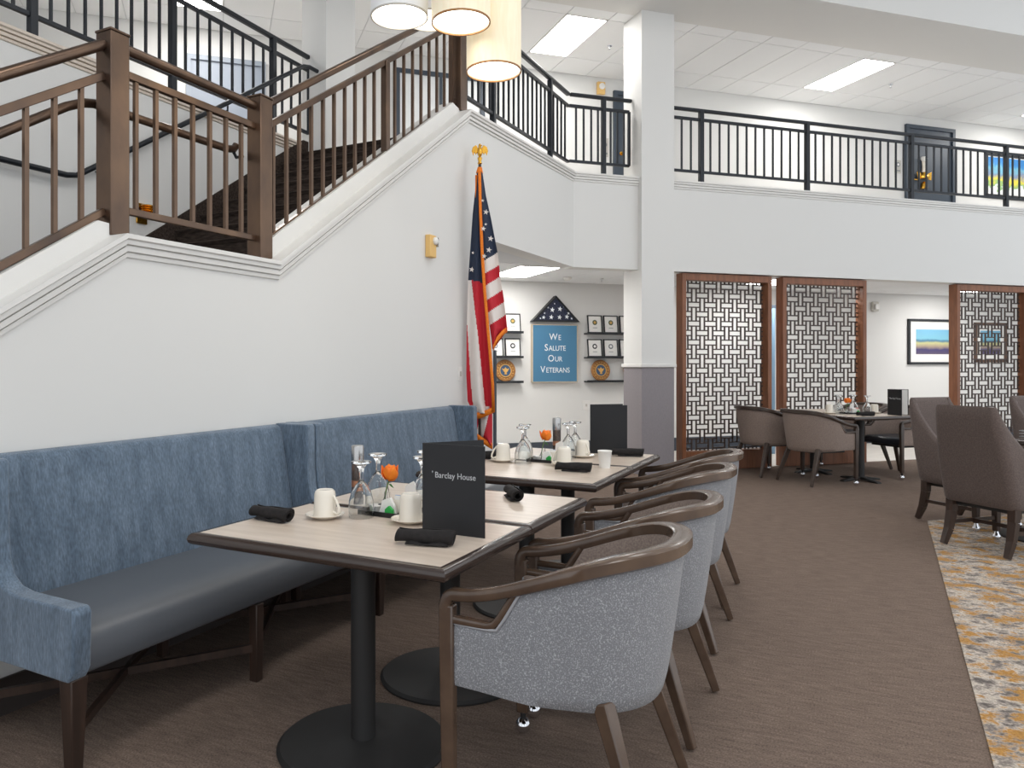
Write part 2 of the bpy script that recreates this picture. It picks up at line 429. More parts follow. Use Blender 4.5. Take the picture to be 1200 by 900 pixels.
# lower ceiling over alcove and corridor
lowpoly = [W(8.15, 16.4)[:2], W(10.05, 16.4)[:2], W(10.05, 2.3)[:2], (-2.98, 6.3), (-2.98, 8.48)]
ceil_lo = struct(MB().prism(lowpoly, 2.51, 2.56).build('ceiling_lower', 'ceiling_grid'), 'white grid ceiling of the alcove and corridor')
for (d0, d1) in [(8.25, 9.4), (9.4, 9.98)]:
    me = MB().box(-PE / 2 + .006, PE / 2 - .006, -(d1 - d0) / 2 + .006, (d1 - d0) / 2 - .006, -.008, .012).mesh('ceiling_tile', 'ceiling_tile')
    for kk in range(-1, 22):
        if d0 == 8.25 and kk in (0, 7, 14): continue
        o = new_obj('ceiling_tile', me, ceil_lo); o.location = W((d0 + d1) / 2, 3.49 + PE * (kk + .5), 2.51); o.rotation_euler = (0, 0, R45)
# atrium ceiling and the bulkhead over the balcony edge
at = [(-2.9, -2.6), (5.2, -2.6), (5.2, 14.5), W(7.0, 16.4)[:2], W(7.9, 16.4)[:2], (-2.9, 8.3)]
struct(MB().prism(at, 6.3, 6.4).build('ceiling', 'ceiling_tile'), 'high white atrium ceiling')
struct(MB().box(3.35, 16.4, 7.12, 8.08, 5.54, 6.3).build('wall_bulkhead', 'wall_paint', rotz=R45), 'white bulkhead over the balcony')
struct(MB().box(-3.0, -2.9, -6, 8.4, 5.55, 6.35).build('wall_header', 'wall_paint'))
# baseboards
struct(MB().box(2.42, 17, 9.985, 10.0, .004, .2).build('baseboard_back', 'base_blue', rotz=R45))
struct(MB().box(XW, XW + .012, -.5, 6.26, 0, .14).build('baseboard_left', 'base_brown'))
# blue-grey corner guard at the alcove opening
gd = thing('corner_guard', 'blue-grey wall corner guard beside the flag, at the alcove opening', 'corner guard', (XW, 6.26, 0))
MB().box(-.2, .012, 0, .012, 0, 1.45).build('guard_plate', 'base_blue', gd); MB().box(0, .012, -.035, 0, 0, 1.45).build('guard_plate', 'base_blue', gd)
# column
colm = struct(MB().box(4.852, 5.296, 7.92, 8.335, 1.3, 5.54).build('wall_column', 'wall_paint', rotz=R45), 'tall white square column at the balcony corner')
MB().box(4.852, 5.296, 7.92, 8.335, 0, 1.29).build('dado', 'dado', colm)
MB().box(4.83, 5.318, 7.895, 8.357, 1.285, 1.325).build('dado_cap', 'trim_paint', colm, bevel=.006)
# upstairs pilaster at the head of the stairs
struct(MB().box(-5.05, -4.74, 6.28, 6.8, ZF, ZC).build('wall_pilaster', 'wall_paint'), 'white pilaster at the head of the stairs')

# ------------------------------------------------------------------ stairs
st = thing('staircase', 'carpeted straight staircase with a landing behind the white wall', 'staircase', (-3.985, 3.68, 0))
MB().box(-.92, .92, -1.6, .02, 1.58, 1.75).build('landing', 'stair_carpet', st)
N = 10
step_me = None
for i in range(N):
    m = MB(); z0 = 1.75 + .17 * i
    y0 = .262 * i; y1 = y0 + (.30 if i < N - 1 else .1)
    if step_me is None:
        step_me = MB().prism([(0, -.02), (.02, 0), (.3, 0), (.3, .17), (-.012, .17), (-.022, .16), (-.012, .145), (0, .13)], -.92, .92, axis='x').mesh('step', 'stair_carpet')
    o = new_obj('step', step_me, st); o.location = (0, y0, z0)
low_me = MB().prism([(0, -.02), (.3, -.02), (.3, .17), (-.012, .17), (-.022, .16), (0, .13)], -.92, .92, axis='x').mesh('step', 'stair_carpet')
for i in range(5):
    o = new_obj('step', low_me, st); o.location = (0, -1.6 - .262 * (i + 1), 1.58 - .17 * (i + 1))
MB().prism([(-.1, 1.70), (2.5, 3.40), (2.5, 3.60), (2.42, 3.60), (-.08, 1.975), (-.1, 1.95)], -.92, -.9, axis='x').build('stringer', 'stair_carpet', st)
MB().prism([(0, 1.70), (2.36, 3.24), (2.36, 3.44), (-.02, 1.90)], .9, .92, axis='x').build('stringer', 'stair_carpet', st)

# ------------------------------------------------------------------ railings
def railing(name, label, origin, rotz, L, slope, zb, zm, zt, balx, posts, material, rb=.03, hand_r=.024, post_base=None, hand_ext=(0, 0), bal=.019, hand=True, ret=False, flat_hand=False):
    t = thing(name, label, 'railing', origin, rotz)
    MB().beam((0, 0, zb), (L, 0, zb + slope * L), .03, .032).build('bottom_rail', material, t, bevel=.003)
    MB().beam((0, 0, zm), (L, 0, zm + slope * L), .03, .036).build('middle_rail', material, t, bevel=.003)
    a = hand_ext[0]; b = L + hand_ext[1]
    if hand:
        if flat_hand: MB().beam((a, 0, zt + slope * a), (b, 0, zt + slope * b), .05, .042).build('handrail', material, t, bevel=.012)
        else: MB().tube([(a, 0, zt + slope * a), (b, 0, zt + slope * b)], hand_r, 12).build('handrail', material, t, smooth=50)
    bm = MB().box(-bal / 2, bal / 2, -bal / 2, bal / 2, 0, zm - zb).mesh('baluster', material)
    for x in balx:
        o = new_obj('baluster', bm, t); o.location = (x, 0, zb + slope * x)
    for (x, wd, z0, z1) in posts:
        p = MB().box(x - wd / 2, x + wd / 2, -wd / 2, wd / 2, z0, z1).build('post', material, t, bevel=.004)
        if wd > .08:
            MB().box(x - wd / 2 - .004, x + wd / 2 + .004, -wd / 2 - .004, wd / 2 + .004, z1, z1 + .012).build('post_cap', material, p, bevel=.004)
    if ret:
        MB().box(L - .016, L + .016, -.015, .015, zb + slope * L, zm + slope * L).build('end_bar', material, t, bevel=.004)
    return t
def spread(a, b, n): return [a + (b - a) * (i + 1) / (n + 1) for i in range(n)]
XR = -2.93
# lower flight (left edge of the picture): local x runs up the stair, origin on the newel side
def zrel(base): return base
oy = .9
railing('stair_railing', 'bronze metal stair railing rising along the lower flight at the left edge', (XR, oy, 0), R(90), 2.256 - oy, .635, 2.007 - (2.256 - oy) * .635, 2.612 - (2.256 - oy) * .635, 2.752 - (2.256 - oy) * .635,
        [2.145 - oy - .1245 * i for i in range(9)], [], 'bronze')
# landing with two newels
railing('stair_railing', 'bronze metal railing on the stair landing between two square newel posts', (XR, 2.306, 0), R(90), .966, 0.0, 2.03, 2.655, 2.772,
        [.05 + .1085 + (.916 - .1085 * 1.0) / 7 * i - .035 for i in range(7)], [(0, .1, 1.90, 2.81), (.966, .1, 1.90, 2.82)], 'bronze')
# upper flight
Lf = 5.66 - 3.322
railing('stair_railing', 'brown metal railing sloping up the upper flight to the dark top newel', (XR, 3.322, 0), R(90), Lf, .645, 2.032, 2.68, 2.806,
        [.06 + .117 * i for i in range(10)] + [1.385 + .128 * i for i in range(8)], [(1.26, .05, 2.032 + .645 * 1.26 - .02, 2.68 + .645 * 1.26), (Lf + .06, .12, 3.46, 4.42)], 'bronze', flat_hand=True)
# balcony rail along the stair wall, then along the balcony
L2 = 8.58 - 5.80
railing('balcony_railing', 'black metal balcony railing between the top newel and the wall bend', (XR, 5.80, 0), R(90), L2, (4.52 - 4.44) / L2, 3.64, 4.30, 4.44,
        [.08 + .122 * i for i in range(5)] + [.76 + .125 * i for i in range(11)] + [2.28 + .13 * i for i in range(4)], [(.64, .05, 3.47, 4.44), (2.17, .05, 3.53, 4.48)], 'black_metal', flat_hand=True, hand_ext=(0, .01))
railing('balcony_railing', 'short black metal balcony railing left of the tall white column', W(8.139, 4.01), R45, .80, 0, 3.73, 4.385, 4.52,
        [.09, .19, .29, .38, .55, .64, .73], [(.455, .05, 3.56, 4.52)], 'black_metal', flat_hand=True, hand_ext=(.012, .035), ret=True)
pr = [5.833, 7.46, 9.228, 11.004, 12.72, 14.4]
bx = [5.415, 5.55, 5.683]
for a, b, n in [(5.833, 7.46, 11), (7.46, 9.228, 12), (9.228, 11.004, 12), (11.004, 12.72, 12), (12.72, 14.4, 12)]: bx += spread(a, b, n)
railing('balcony_railing', 'long black metal balcony railing right of the tall white column', W(8.139, 5.30), R45, 10.35, 0, 3.73, 4.385, 4.50,
        [b - 5.30 for b in bx], [(p - 5.30, .055, 3.56, 4.50) for p in pr], 'black_metal', flat_hand=True)
bx = []
pp = [2.03, 3.265, 4.49, 5.735]
for a, b in zip(pp[:-1], pp[1:]): bx += spread(a, b, 8)
bx += [5.735 + .137 * (i + 1) for i in range(4)]
railing('balcony_railing', 'black metal railing on the far upper floor behind the stairs', (-4.97, 1.2, 0), R(90), 6.29 - 1.2, 0, 3.73, 4.385, 4.52,
        [1.2 + .137 * i - 1.2 + .1 for i in range(6)] + [b - 1.2 for b in bx], [(p - 1.2, .055, 3.56, 4.52) for p in pp], 'black_metal', flat_hand=True, hand_ext=(0, .14), ret=True)
# wall handrails
hr = thing('wall_handrail', 'dark round handrail mounted on the far wall of the stairwell', 'handrail', (-4.85, 2.0, 0))
MB().tube([(0, -1.2, 2.655), (0, 1.44, 2.655), (0, 1.52, 2.67), (0, 4.06, 4.33), (0, 4.15, 4.352), (0, 4.56, 4.352), (0, 4.60, 4.352)], .021, 10).build('rail', 'black_metal', hr, smooth=50)
for y, z in ((.2, 2.655), (1.75, 2.82), (3.0, 3.63), (4.5, 4.352)):
    b = MB(); b.tube([(0, y, z - .015), (0, y, z - .06), (-.065, y, z - .075)], .009, 8); b.lathe([(.034, 0), (.034, .006)], 14, (-.066, y, z - .075)); b.build('bracket', 'black_metal', hr, smooth=40)
hi = thing('inner_handrail', 'round bronze handrail on brackets inside the landing railing', 'handrail', (-3.05, 2.19, 0))
MB().tube([(0, -1.3, 2.474 - 1.3 * .66), (0, -.03, 2.465), (0, .02, 2.49), (0, .06, 2.508), (0, .11, 2.52), (0, .95, 2.525), (0, 1.0, 2.535), (0, 1.02, 2.56)], .021, 10).build('rail', 'bronze', hi, smooth=50)
for y, z in ((.13, 2.52), (1.0, 2.535)):
    MB().tube([(0, y, z - .015), (.02, y, z - .05), (.07, y, z - .05)], .009, 8).build('bracket', 'black_metal', hi, smooth=40)

sc = thing('wall_sconce', 'small ribbed brass wall sconce on the far stairwell wall', 'sconce', (-4.92, 4.13, 2.5))
MB().box(0, .015, -.05, .05, -.07, .09).build('back_plate', 'gold', sc, bevel=.004)
for i in range(4): MB().lathe([(.045, 0), (.055, .008), (.045, .016)], 20, (.07, 0, .0 + .018 * i)).build('shade_ring', 'gold', sc, smooth=40)
# ------------------------------------------------------------------ ceiling lights and pendants
def troffer(label, D, E, z, w_, l_, glowmat):
    t = thing('ceiling_light', label, 'ceiling light', W(D, E, z), R45, 'recessed ceiling lights')
    f = MB(); a, b = w_ / 2, l_ / 2
    for x0, x1, y0, y1 in ((-a, a, -b, -b + .018), (-a, a, b - .018, b), (-a, -a + .018, -b, b), (a - .018, a, -b, b)): f.box(x0, x1, y0, y1, -.012, .03)
    f.build('light_frame', 'trim_paint', t)
    MB().box(-a + .018, a - .018, -b + .018, b - .018, -.008, .01).build('diffuser', glowmat, t)
    return t
for kk, lb in zip(lights_k, ('recessed ceiling light over the upper floor at the top left', 'recessed ceiling light left of the tall white column', 'recessed ceiling light right of the column over the balcony', 'recessed ceiling light at the right edge over the balcony')):
    troffer(lb, 8.87, E0 + PE * (kk + .5), ZC, PE, 1.16, 'panel_glow')
troffer('recessed ceiling light in the low ceiling of the veterans alcove', 8.98, 3.49 + PE * .5, 2.51, PE, 1.13, 'panel_glow_low')
troffer('added corridor ceiling light hidden behind the lattice screens', 8.83, 3.49 + PE * 7.5, 2.51, PE, 1.13, 'panel_glow_low')  # added out of sight to brighten the corridor
troffer('added corridor ceiling light behind the right screen', 8.83, 3.49 + PE * 14.5, 2.51, PE, 1.13, 'panel_glow_low')  # second added corridor light, lifts the wall behind the screens
n = 0
for x in (-.6, 3.0):  # unseen panels added to brighten the room from above
    for y in (-1.5, 2.2, 5.6):
        n += 1
        t = thing('ceiling_light', 'added unseen light panel high in the atrium ceiling', 'ceiling light', (x, y, 6.3), 0, 'added atrium light panels')
        MB().box(-.6, .6, -.6, .6, -.03, 0).build('light_frame', 'trim_paint', t); MB().box(-.57, .57, -.57, .57, -.034, -.03).build('diffuser', 'added_atrium_glow', t)
def pendant(label, x, y, z, r, h, shade):
    t = thing('pendant_lamp', label, 'pendant lamp', (x, y, z), 0, 'drum pendant lamps')
    MB().lathe([(r, 0), (r, h), (r - .004, h), (r - .004, 0)], 48, close=True).build('lamp_shade', shade, t, smooth=40)
    MB().lathe([(r - .006, .012), (r - .006, .02)], 48).build('diffuser', 'pendant_glow', t)
    MB().lathe([(r - .012, h * .55), (r - .012, h * .55 + .01)], 48).build('added_uplight', 'pendant_glow', t)  # glowing disc added inside the shade to light the atrium ceiling
    MB().lathe([(r + .0015, -.002), (r + .0015, .006), (r - .006, .006), (r - .006, -.002)], 48, close=True).build('rim', 'seal_wood' if shade == 'shade_cream' else 'plastic_grey', t)
    MB().tube([(0, 0, h - .02), (0, 0, 6.3 - z)], .006, 8).build('rod', 'steel', t, smooth=50)
    MB().lathe([(.06, 6.27 - z), (.06, 6.3 - z)], 20).build('canopy', 'steel', t, smooth=40)
    MB().box(-r + .004, r - .004, -.006, .006, h - .03, h - .02).build('spider', 'steel', t)
pendant('tall cream drum pendant lamp hanging lowest at the right', -1.72, 3.79, 2.932, .15, .8, 'shade_cream')
pendant('cream drum pendant lamp in the middle of the cluster', -1.743, 3.436, 3.065, .15, .62, 'shade_cream')
pendant('grey-white drum pendant lamp at the left of the cluster', -2.08, 3.388, 3.148, .15, .6, 'shade_grey')
pendant('white drum pendant lamp partly hidden behind the two left lamps', -2.243, 4.0, 3.41, .15, .6, 'shade_grey')

# ------------------------------------------------------------------ booth seating
def booth(label, y0, y1, loc_y):
    L = y1 - y0
    t = thing('booth_bench', label, 'bench', (XW, y0, 0))
    # local x from the wall (0 .. .7), y along the wall
    th = .068
    side = [(.03, .33), (.66, .32), (.685, .36), (.69, .54), (.676, .556), (.40, .56), (.335, .572), (.29, .605), (.268, .66), (.258, .76), (.255, .985), (.245, 1.0), (.03, 1.0)]
    for a in (0, L - th):
        MB().prism(side, a, a + th, axis='y').build('side_panel', 'booth_fabric', t, bevel=.008, seg=3)
    back = [(.03, .36), (.165, .36), (.16, .5), (.062, .97), (.05, .99), (.03, .995)]
    # raked back cushion with a soft top
    back = [(.02, .34), (.16, .34), (.168, .5), (.085, .955), (.07, .985), (.045, .995), (.02, .995)]
    MB().prism(back, th, L - th, axis='y').build('back_cushion', 'booth_fabric', t, bevel=.01, seg=3)
    prof = [(.15, .315), (.62, .315), (.655, .33), (.668, .37), (.665, .42), (.645, .455), (.60, .474), (.5, .482), (.15, .475)]
    MB().prism(prof, th + .002, L - th - .002, axis='y').build('seat_cushion', 'booth_vinyl', t, smooth=40, bevel=.012, seg=3)
    MB().box(.06, .55, th, L - th, .285, .316).build('seat_frame', 'cast_black', t)
    n = 3
    ys = [.04, L / 2, L - .04]
    for y in ys:
        for x in (.635, .08):
            ww = .062 if y != L / 2 else .045
            MB().beam((x, y, .325), (x, y, 0), ww, ww, w2=.04, h2=.04).build('leg', 'dark_wood', t, bevel=.004)
    for a, b in ((0, 1), (1, 2)):
        MB().beam((.08, ys[a], .14), (.635, ys[b], .14), .02, .03).build('stretcher', 'dark_wood', t)
        MB().beam((.635, ys[a], .14), (.08, ys[b], .14), .02, .028).build('stretcher', 'dark_wood', t)
    return t
booth('blue upholstered booth bench with grey vinyl seat, nearest to the viewer', 1.541, 3.315, 0)
booth('blue upholstered booth bench farther along the wall beside the flag', 3.325, 5.36, 0)

# ------------------------------------------------------------------ dining tables
def dining_table(label, x0, x1, y0, y1, disc=True, loc=None, rotz=0.0, group=None):
    cx, cy = (x0 + x1) / 2, (y0 + y1) / 2; a, b = (x1 - x0) / 2, (y1 - y0) / 2
    t = thing('dining_table', label, 'table', loc or (cx, cy, 0), rotz, group)
    MB().box(-a + .028, a - .028, -b + .028, b - .028, .715, .75).build('tabletop', 'laminate', t)
    e = MB(); prof = [(-.03, .0), (-.008, .0), (0, -.008), (.004, -.02), (0, -.032), (-.008, -.038), (-.03, -.038)]
    pts = [(-a, -b), (a, -b), (a, b), (-a, b)]
    rows = []
    for (x, y) in pts + pts[:1]:
        sx = 1 if x > 0 else -1; sy = 1 if y > 0 else -1
        rows.append([(x + sx * o, y + sy * o, .749 + dz) for o, dz in prof])
    e.grid(rows, closed=True); e.build('edge_band', 'table_edge', t, smooth=50)
    MB().lathe([(.043, .02), (.043, .70)], 24).build('column', 'cast_black', t, smooth=40)
    MB().box(-.2, .2, -.2, .2, .695, .716).build('mounting_plate', 'cast_black', t)
    if disc: MB().lathe([(.295, 0), (.297, .008), (.285, .018), (.07, .024), (.05, .03)], 48).build('base', 'cast_black', t, smooth=30)
    else:
        for ang in (0, 90):
            m = MB().prism([(-.27, 0), (-.25, .018), (-.06, .045), (.06, .045), (.25, .018), (.27, 0), (.22, 0), (.04, .018), (-.04, .018), (-.22, 0)], -.03, .03, axis='y')
            m.xf(Matrix.Rotation(R(ang), 4, 'Z')).build('foot', 'cast_black', t, bevel=.004)
    return t
dining_table('front dining table with pale laminate top and dark rounded edge, beside the booth', -1.995, -1.0, 1.87, 2.525)
dining_table('second dining table pushed against the back of the front table', -1.995, -1.0, 2.535, 3.168)
dining_table('third dining table along the booth, with mugs and an orange rose', -2.06, -1.065, 3.53, 4.234)
dining_table('fourth dining table along the booth, holding the blank black menu', -2.06, -1.065, 4.244, 4.90)
dining_table('dining table by the lattice screens, nearer of the joined pair', -.425, .425, -.343, .343, False, W(6.85, 7.02), R45)
dining_table('dining table by the lattice screens, farther of the joined pair', -.425, .425, -.343, .343, False, W(7.55, 7.02), R45)

# ------------------------------------------------------------------ barrel chairs (front = +x)
def upath(n_side=12, n_arc=30, xf=.265, hw=.285, xb=-.325, x_arc=-.02):
    """plan of the barrel: from front right, round the back, to front left; returns points and outward normals"""
    pts = []
    for i in range(n_side): pts.append((xf + (x_arc - xf) * i / n_side, -hw - .012 * math.sin(math.pi * .5 * i / n_side)))
    h2 = hw + .012
    for i in range(n_arc + 1):
        a = math.pi * i / n_arc; c, s_ = math.cos(a), math.sin(a)
        e = .86
        px = x_arc - (x_arc - xb) * abs(s_) ** e; py = -h2 * (abs(c) ** e) * (1 if c > 0 else -1)
        pts.append((px, py))
    for i in range(n_side - 1, -1, -1): pts.append((xf + (x_arc - xf) * i / n_side, hw + .012 * math.sin(math.pi * .5 * i / n_side)))
    nr = []
    L = len(pts)
    for i in range(L):
        a = pts[max(i - 1, 0)]; b = pts[min(i + 1, L - 1)]
        tx, ty = b[0] - a[0], b[1] - a[1]; l = math.hypot(tx, ty)
        nx, ny = ty / l, -tx / l
        if nx * (pts[i][0]) + ny * pts[i][1] < 0 and i not in (0, L - 1): nx, ny = -nx, -ny
        nr.append((nx, ny))
    nr[0] = (0, -1); nr[-1] = (0, 1)
    return pts, nr
def ss(t): t = max(0, min(1, t)); return t * t * (3 - 2 * t)
def barrel_chair(outer, inner, wood):
    t = thing('barrel_armchair', 'x', 'chair')
    pts, nr = upath()
    railz = lambda x: .655 + .152 * ss((.285 - x) / .61)
    L = len(pts)
    # bent top rail with rounded drop at the front of each arm
    rp, rs, rw, rh = [], [], [], []
    zf = railz(.265)
    for i in range(5):
        a = i / 5 * math.pi / 2
        rp.append((.265 + .026 * math.cos(a), -.285, zf - .05 + .05 * math.sin(a))); rs.append((0, -1, 0))
    for (x, y), n_ in zip(pts, nr): rp.append((x, y, railz(x))); rs.append((n_[0], n_[1], 0))
    for i in range(4, -1, -1):
        a = i / 5 * math.pi / 2
        rp.append((.265 + .026 * math.cos(a), .285, zf - .05 + .05 * math.sin(a))); rs.append((0, 1, 0))
    for p in rp:
        f = ss((.10 - p[0]) / .35); rw.append(.036 + .020 * f); rh.append(.036 + .006 * f)
    MB().sweep(rp, rs, rw, rh).build('top_rail', wood, t, smooth=50)
    # upholstered shell
    zb = .385
    def ztop(x):
        lo = .572; hi = railz(x) - .016
        return lo + (hi - lo) * max(0, min(1, (.125 - x) / .07))
    def ring(fr, off, x_in=0.0):
        out = []
        for (x, y), n_ in zip(pts, nr):
            zt = ztop(x); zb_ = zb - .022 * ss((.2 - x) / .4); z = zb_ + (zt - zb_) * fr
            tap = .86 + .14 * max(0, min(1, (z - zb) / .38)) ** .8
            xx = .06 + (x - .06) * (tap if x < .06 else 1); yy = y * (.97 + .03 * tap) if x > .06 else y * tap + (0)
            if x > .06: yy = y
            else:
                k = ss((.06 - x) / .2); yy = y * (1 + (tap - 1) * k)
            out.append((xx + n_[0] * off - (.0 if x < .25 else x_in), yy + n_[1] * off, z))
        return out
    fr = [0, .02, .12, .3, .5, .7, .88, .97, 1]
    offs = [-.02, .0, .004, .004, .004, .004, .004, .002, -.004]
    rows = [ring(0, -.06)] + [ring(f, o) for f, o in zip(fr, offs)]
    MB().grid(rows).build('outer_upholstery', outer, t, smooth=60)
    rows = [ring(1, -.004)] + [ring(f, -.028 - .012 * math.sin(math.pi * f)) for f in (1, .9, .7, .5, .35, .2)]
    MB().grid(rows).build('inner_upholstery', inner, t, smooth=60)
    for e in (0, L - 1):   # closed front ends of the two side panels
        m = MB(); a = [ring(f, .003)[e] for f in fr]; b = [ring(f, -.045)[e] for f in fr]
        m.grid([a, b]).build('front_edge', outer, t)
    MB().tube([(p[0], p[1], p[2]) for p in ring(1.0, .004)], .0045, 6).build('piping', 'piping' if outer == 'grey_fabric' else outer, t, smooth=60)
    # wooden lower arm that closes the opening under the rail
    for sgn in (-1, 1):
        y = sgn * .287
        path = [(.275, y, .584), (.2, y, .582), (.155, y, .581), (.135, y, .587), (.118, y, .605), (.075, y, .672), (.062, y, .69)]
        MB().sweep(path, [(0, sgn, 0)] * len(path), .024, .022).build('lower_arm', wood, t, smooth=50)
    # seat
    base = [(x * .95 if x < 0 else x * .97 + .012, y * .90) for x, y in pts]
    n_ = len(base)
    cx = .02
    def sring(sc, z): return [(cx + (x - cx) * sc * (.86 if x < cx else 1), y * sc * (.94 if x < .1 else 1), z) for x, y in base]
    m = MB(); rows = [sring(.94, .385), sring(.985, .39), sring(1.0, .41), sring(1.0, .435), sring(.97, .458), sring(.88, .472), sring(.55, .482), sring(.05, .484)]
    b0 = len(m.v); m.grid(rows, closed=True); m.f.append(tuple(range(n_))); m.mi.append(0)
    m.build('seat_cushion', 'navy_vinyl', t, smooth=60)
    base2 = [(cx + (x - cx) * .74, y * .8) for x, y in base]
    MB().prism(base2, .355, .39).build('seat_frame', 'cast_black', t)
    for sgn in (-1, 1):
        lg = MB().beam((.285, sgn * .285, .625), (.28, sgn * .285, .075), .036, .048, w2=.032, h2=.04).build('leg', wood, t, bevel=.006)
        c = MB(); c.tube([(.28, sgn * .285, .08), (.28, sgn * .285, .05)], .01, 8); c.build('caster_stem', 'black_rubber', lg, smooth=50)
        c = MB().lathe([(.004, -.028), (.016, -.024), (.026, -.012), (.028, 0), (.025, .013), (.016, .024), (.004, .028)], 16, (.28, sgn * .285, .028)); c.build('caster', 'chrome', lg, smooth=60)
        MB().beam((-.16, sgn * .215, .40), (-.292, sgn * .262, .007), .045, .05, w2=.028, h2=.03).build('leg', wood, t, bevel=.005)
    return t
near_ch = Proto(lambda: barrel_chair('grey_fabric', 'taupe_fabric', 'chair_wood'))
far_ch = Proto(lambda: barrel_chair('taupe_fabric', 'taupe_fabric', 'chair_wood_dark'))
G1 = 'barrel armchairs along the booth tables'
near_ch.put('grey barrel armchair with wooden top rail, nearest to the viewer', (-.755, 2.25, 0), R(180), G1)
near_ch.put('grey barrel armchair second from the viewer along the booth tables', (-.765, 2.95, 0), R(180), G1)
near_ch.put('grey barrel armchair third from the viewer along the booth tables', (-.83, 3.88, 0), R(180), G1)
near_ch.put('grey barrel armchair fourth and farthest along the booth tables', (-.88, 4.58, 0), R(180), G1)
G2 = 'barrel armchairs at the tables by the lattice screens'
far_ch.put('taupe barrel armchair seen from behind at the left front of the far table', W(6.86, 6.40), R45, G2)
far_ch.put('taupe barrel armchair at the far left in front of the first lattice screen', W(7.58, 6.34), R45, G2)
far_ch.put('taupe barrel armchair facing left on the right side of the far table', W(7.02, 7.78), R(225), G2)
far_ch.put('taupe barrel armchair mostly hidden behind the black menu on the far table', W(7.68, 7.80), R(225), G2)

# ------------------------------------------------------------------ brown wing chairs (front = +x)
def wing_chair():
    t = thing('wing_dining_chair', 'x', 'chair')
    # plan: rounded U
    hw, xb, xf = .27, -.27, .27
    pts = []; rad = .06
    for i in range(17): pts.append((xf + (xb + rad - xf) * i / 16, -hw))
    for i in range(1, 7): a = math.pi / 2 * i / 6; pts.append((xb + rad - rad * math.sin(a), -hw + rad - rad * math.cos(a)))
    for i in range(1, 8): pts.append((xb, -hw + rad + (2 * hw - 2 * rad) * i / 8))
    for i in range(6, -1, -1): a = math.pi / 2 * i / 6; pts.append((xb + rad - rad * math.sin(a), hw - rad + rad * math.cos(a)))
    for i in range(15, -1, -1): pts.append((xf + (xb + rad - xf) * i / 16, hw))
    L = len(pts); nr = []
    for i in range(L):
        a = pts[max(i - 1, 0)]; b = pts[min(i + 1, L - 1)]; tx, ty = b[0] - a[0], b[1] - a[1]; l = math.hypot(tx, ty); nr.append((ty / l, -tx / l))
    nr = [(-n[0], -n[1]) if (n[0] * (p[0] - .1) + n[1] * p[1]) < 0 else n for n, p in zip(nr, pts)]
    zb = .33
    def ztop(x): return .60 + .43 * (1 - max(0, min(1, (x + .225) / .34))) ** 2.1
    def ring(fr, off):
        o = []
        for (x, y), n in zip(pts, nr):
            z = zb + (ztop(x) - zb) * fr
            h = (z - .55) / .48
            kx = max(0, h); rake = -.135 * (z - .4) / .63 * ss((.1 - x) / .3)
            yy = y * (1 - .13 * ss(h) * ss((.05 - x) / .2))
            o.append((x + n[0] * off + rake, yy + n[1] * off, z))
        return o
    fr = [0, .03, .15, .3, .45, .6, .75, .88, .96, 1]
    offs = [-.015, 0, .002, .002, .002, .002, .002, 0, -.006, -.02]
    rows = [ring(0, -.055)] + [ring(f, o) for f, o in zip(fr, offs)]
    MB().grid(rows).build('outer_upholstery', 'brown_fabric', t, smooth=60)
    rows = [ring(1, -.02), ring(.995, -.045)] + [ring(f, -.06) for f in (.95, .8, .65, .5, .4, .3)]
    MB().grid(rows).build('inner_upholstery', 'brown_fabric', t, smooth=60)
    for e in (0, L - 1):
        m = MB(); m.grid([[ring(f, o)[e] for f, o in zip(fr, offs)], [ring(f, -.06)[e] for f in fr]]).build('front_edge', 'brown_fabric', t)
    MB().box(-.2, .285, -.215, .215, .34, .47).build('seat_cushion', 'brown_fabric', t, bevel=.03, seg=3)
    MB().box(-.2, .25, -.2, .2, .3, .345).build('seat_frame', 'cast_black', t)
    for sgn in (-1, 1):
        m = MB(); path = [(-.205, sgn * .225, .36), (-.21, sgn * .225, .25), (-.235, sgn * .228, .12), (-.28, sgn * .232, .012)]
        for a, b, w1, w2 in zip(path[:-1], path[1:], (.055, .052, .046), (.052, .046, .034)): m.beam(a, b, w1, w1, w2=w2, h2=w2)
        m.build('leg', 'dark_wood', t, smooth=40)
        lg = MB().beam((.225, sgn * .225, .34), (.23, sgn * .225, .07), .05, .05, w2=.038, h2=.038).build('leg', 'dark_wood', t, bevel=.004)
        MB().lathe([(.004, -.028), (.018, -.022), (.028, -.008), (.028, .008), (.018, .022), (.012, .045)], 14, (.23, sgn * .225, .028)).build('caster', 'chrome', lg, smooth=60)
        MB().beam((-.225, sgn * .225, .17), (.227, sgn * .225, .17), .02, .026).build('stretcher', 'dark_wood', t)
    MB().beam((.0, -.225, .17), (.0, .225, .17), .02, .026).build('stretcher', 'dark_wood', t)
    return t
wing = Proto(wing_chair); G3 = 'brown wing dining chairs on the patterned rug'
wing.put('brown upholstered wing dining chair nearest at the right edge of the picture', W(3.985, 5.365, .006), R45, G3)
wing.put('brown upholstered wing dining chair turned towards the viewer behind the nearest one', W(4.70, 5.95, .006), R(-45), G3)
wing.put('brown upholstered wing dining chair cut off by the right edge beyond the dark table', W(4.70, 7.12, .006), R(-45), G3)
rt = thing('dark_dining_table', 'dark pedestal dining table at the right edge on the patterned rug', 'table', W(4.0, 6.6, .006), R45)
MB().box(-.85, .85, -.35, .28, .712, .75).build('tabletop', 'table_edge', rt, bevel=.012, seg=3)
for x_, y_ in ((-.55, .15), (.55, -.05)):
    MB().lathe([(.05, .02), (.05, .712)], 20, (x_, y_, 0)).build('column', 'cast_black', rt, smooth=40)
    MB().lathe([(.325, 0), (.33, .012), (.3, .022), (.06, .04)], 40, (x_, y_, 0)).build('base', 'cast_black', rt, smooth=30)

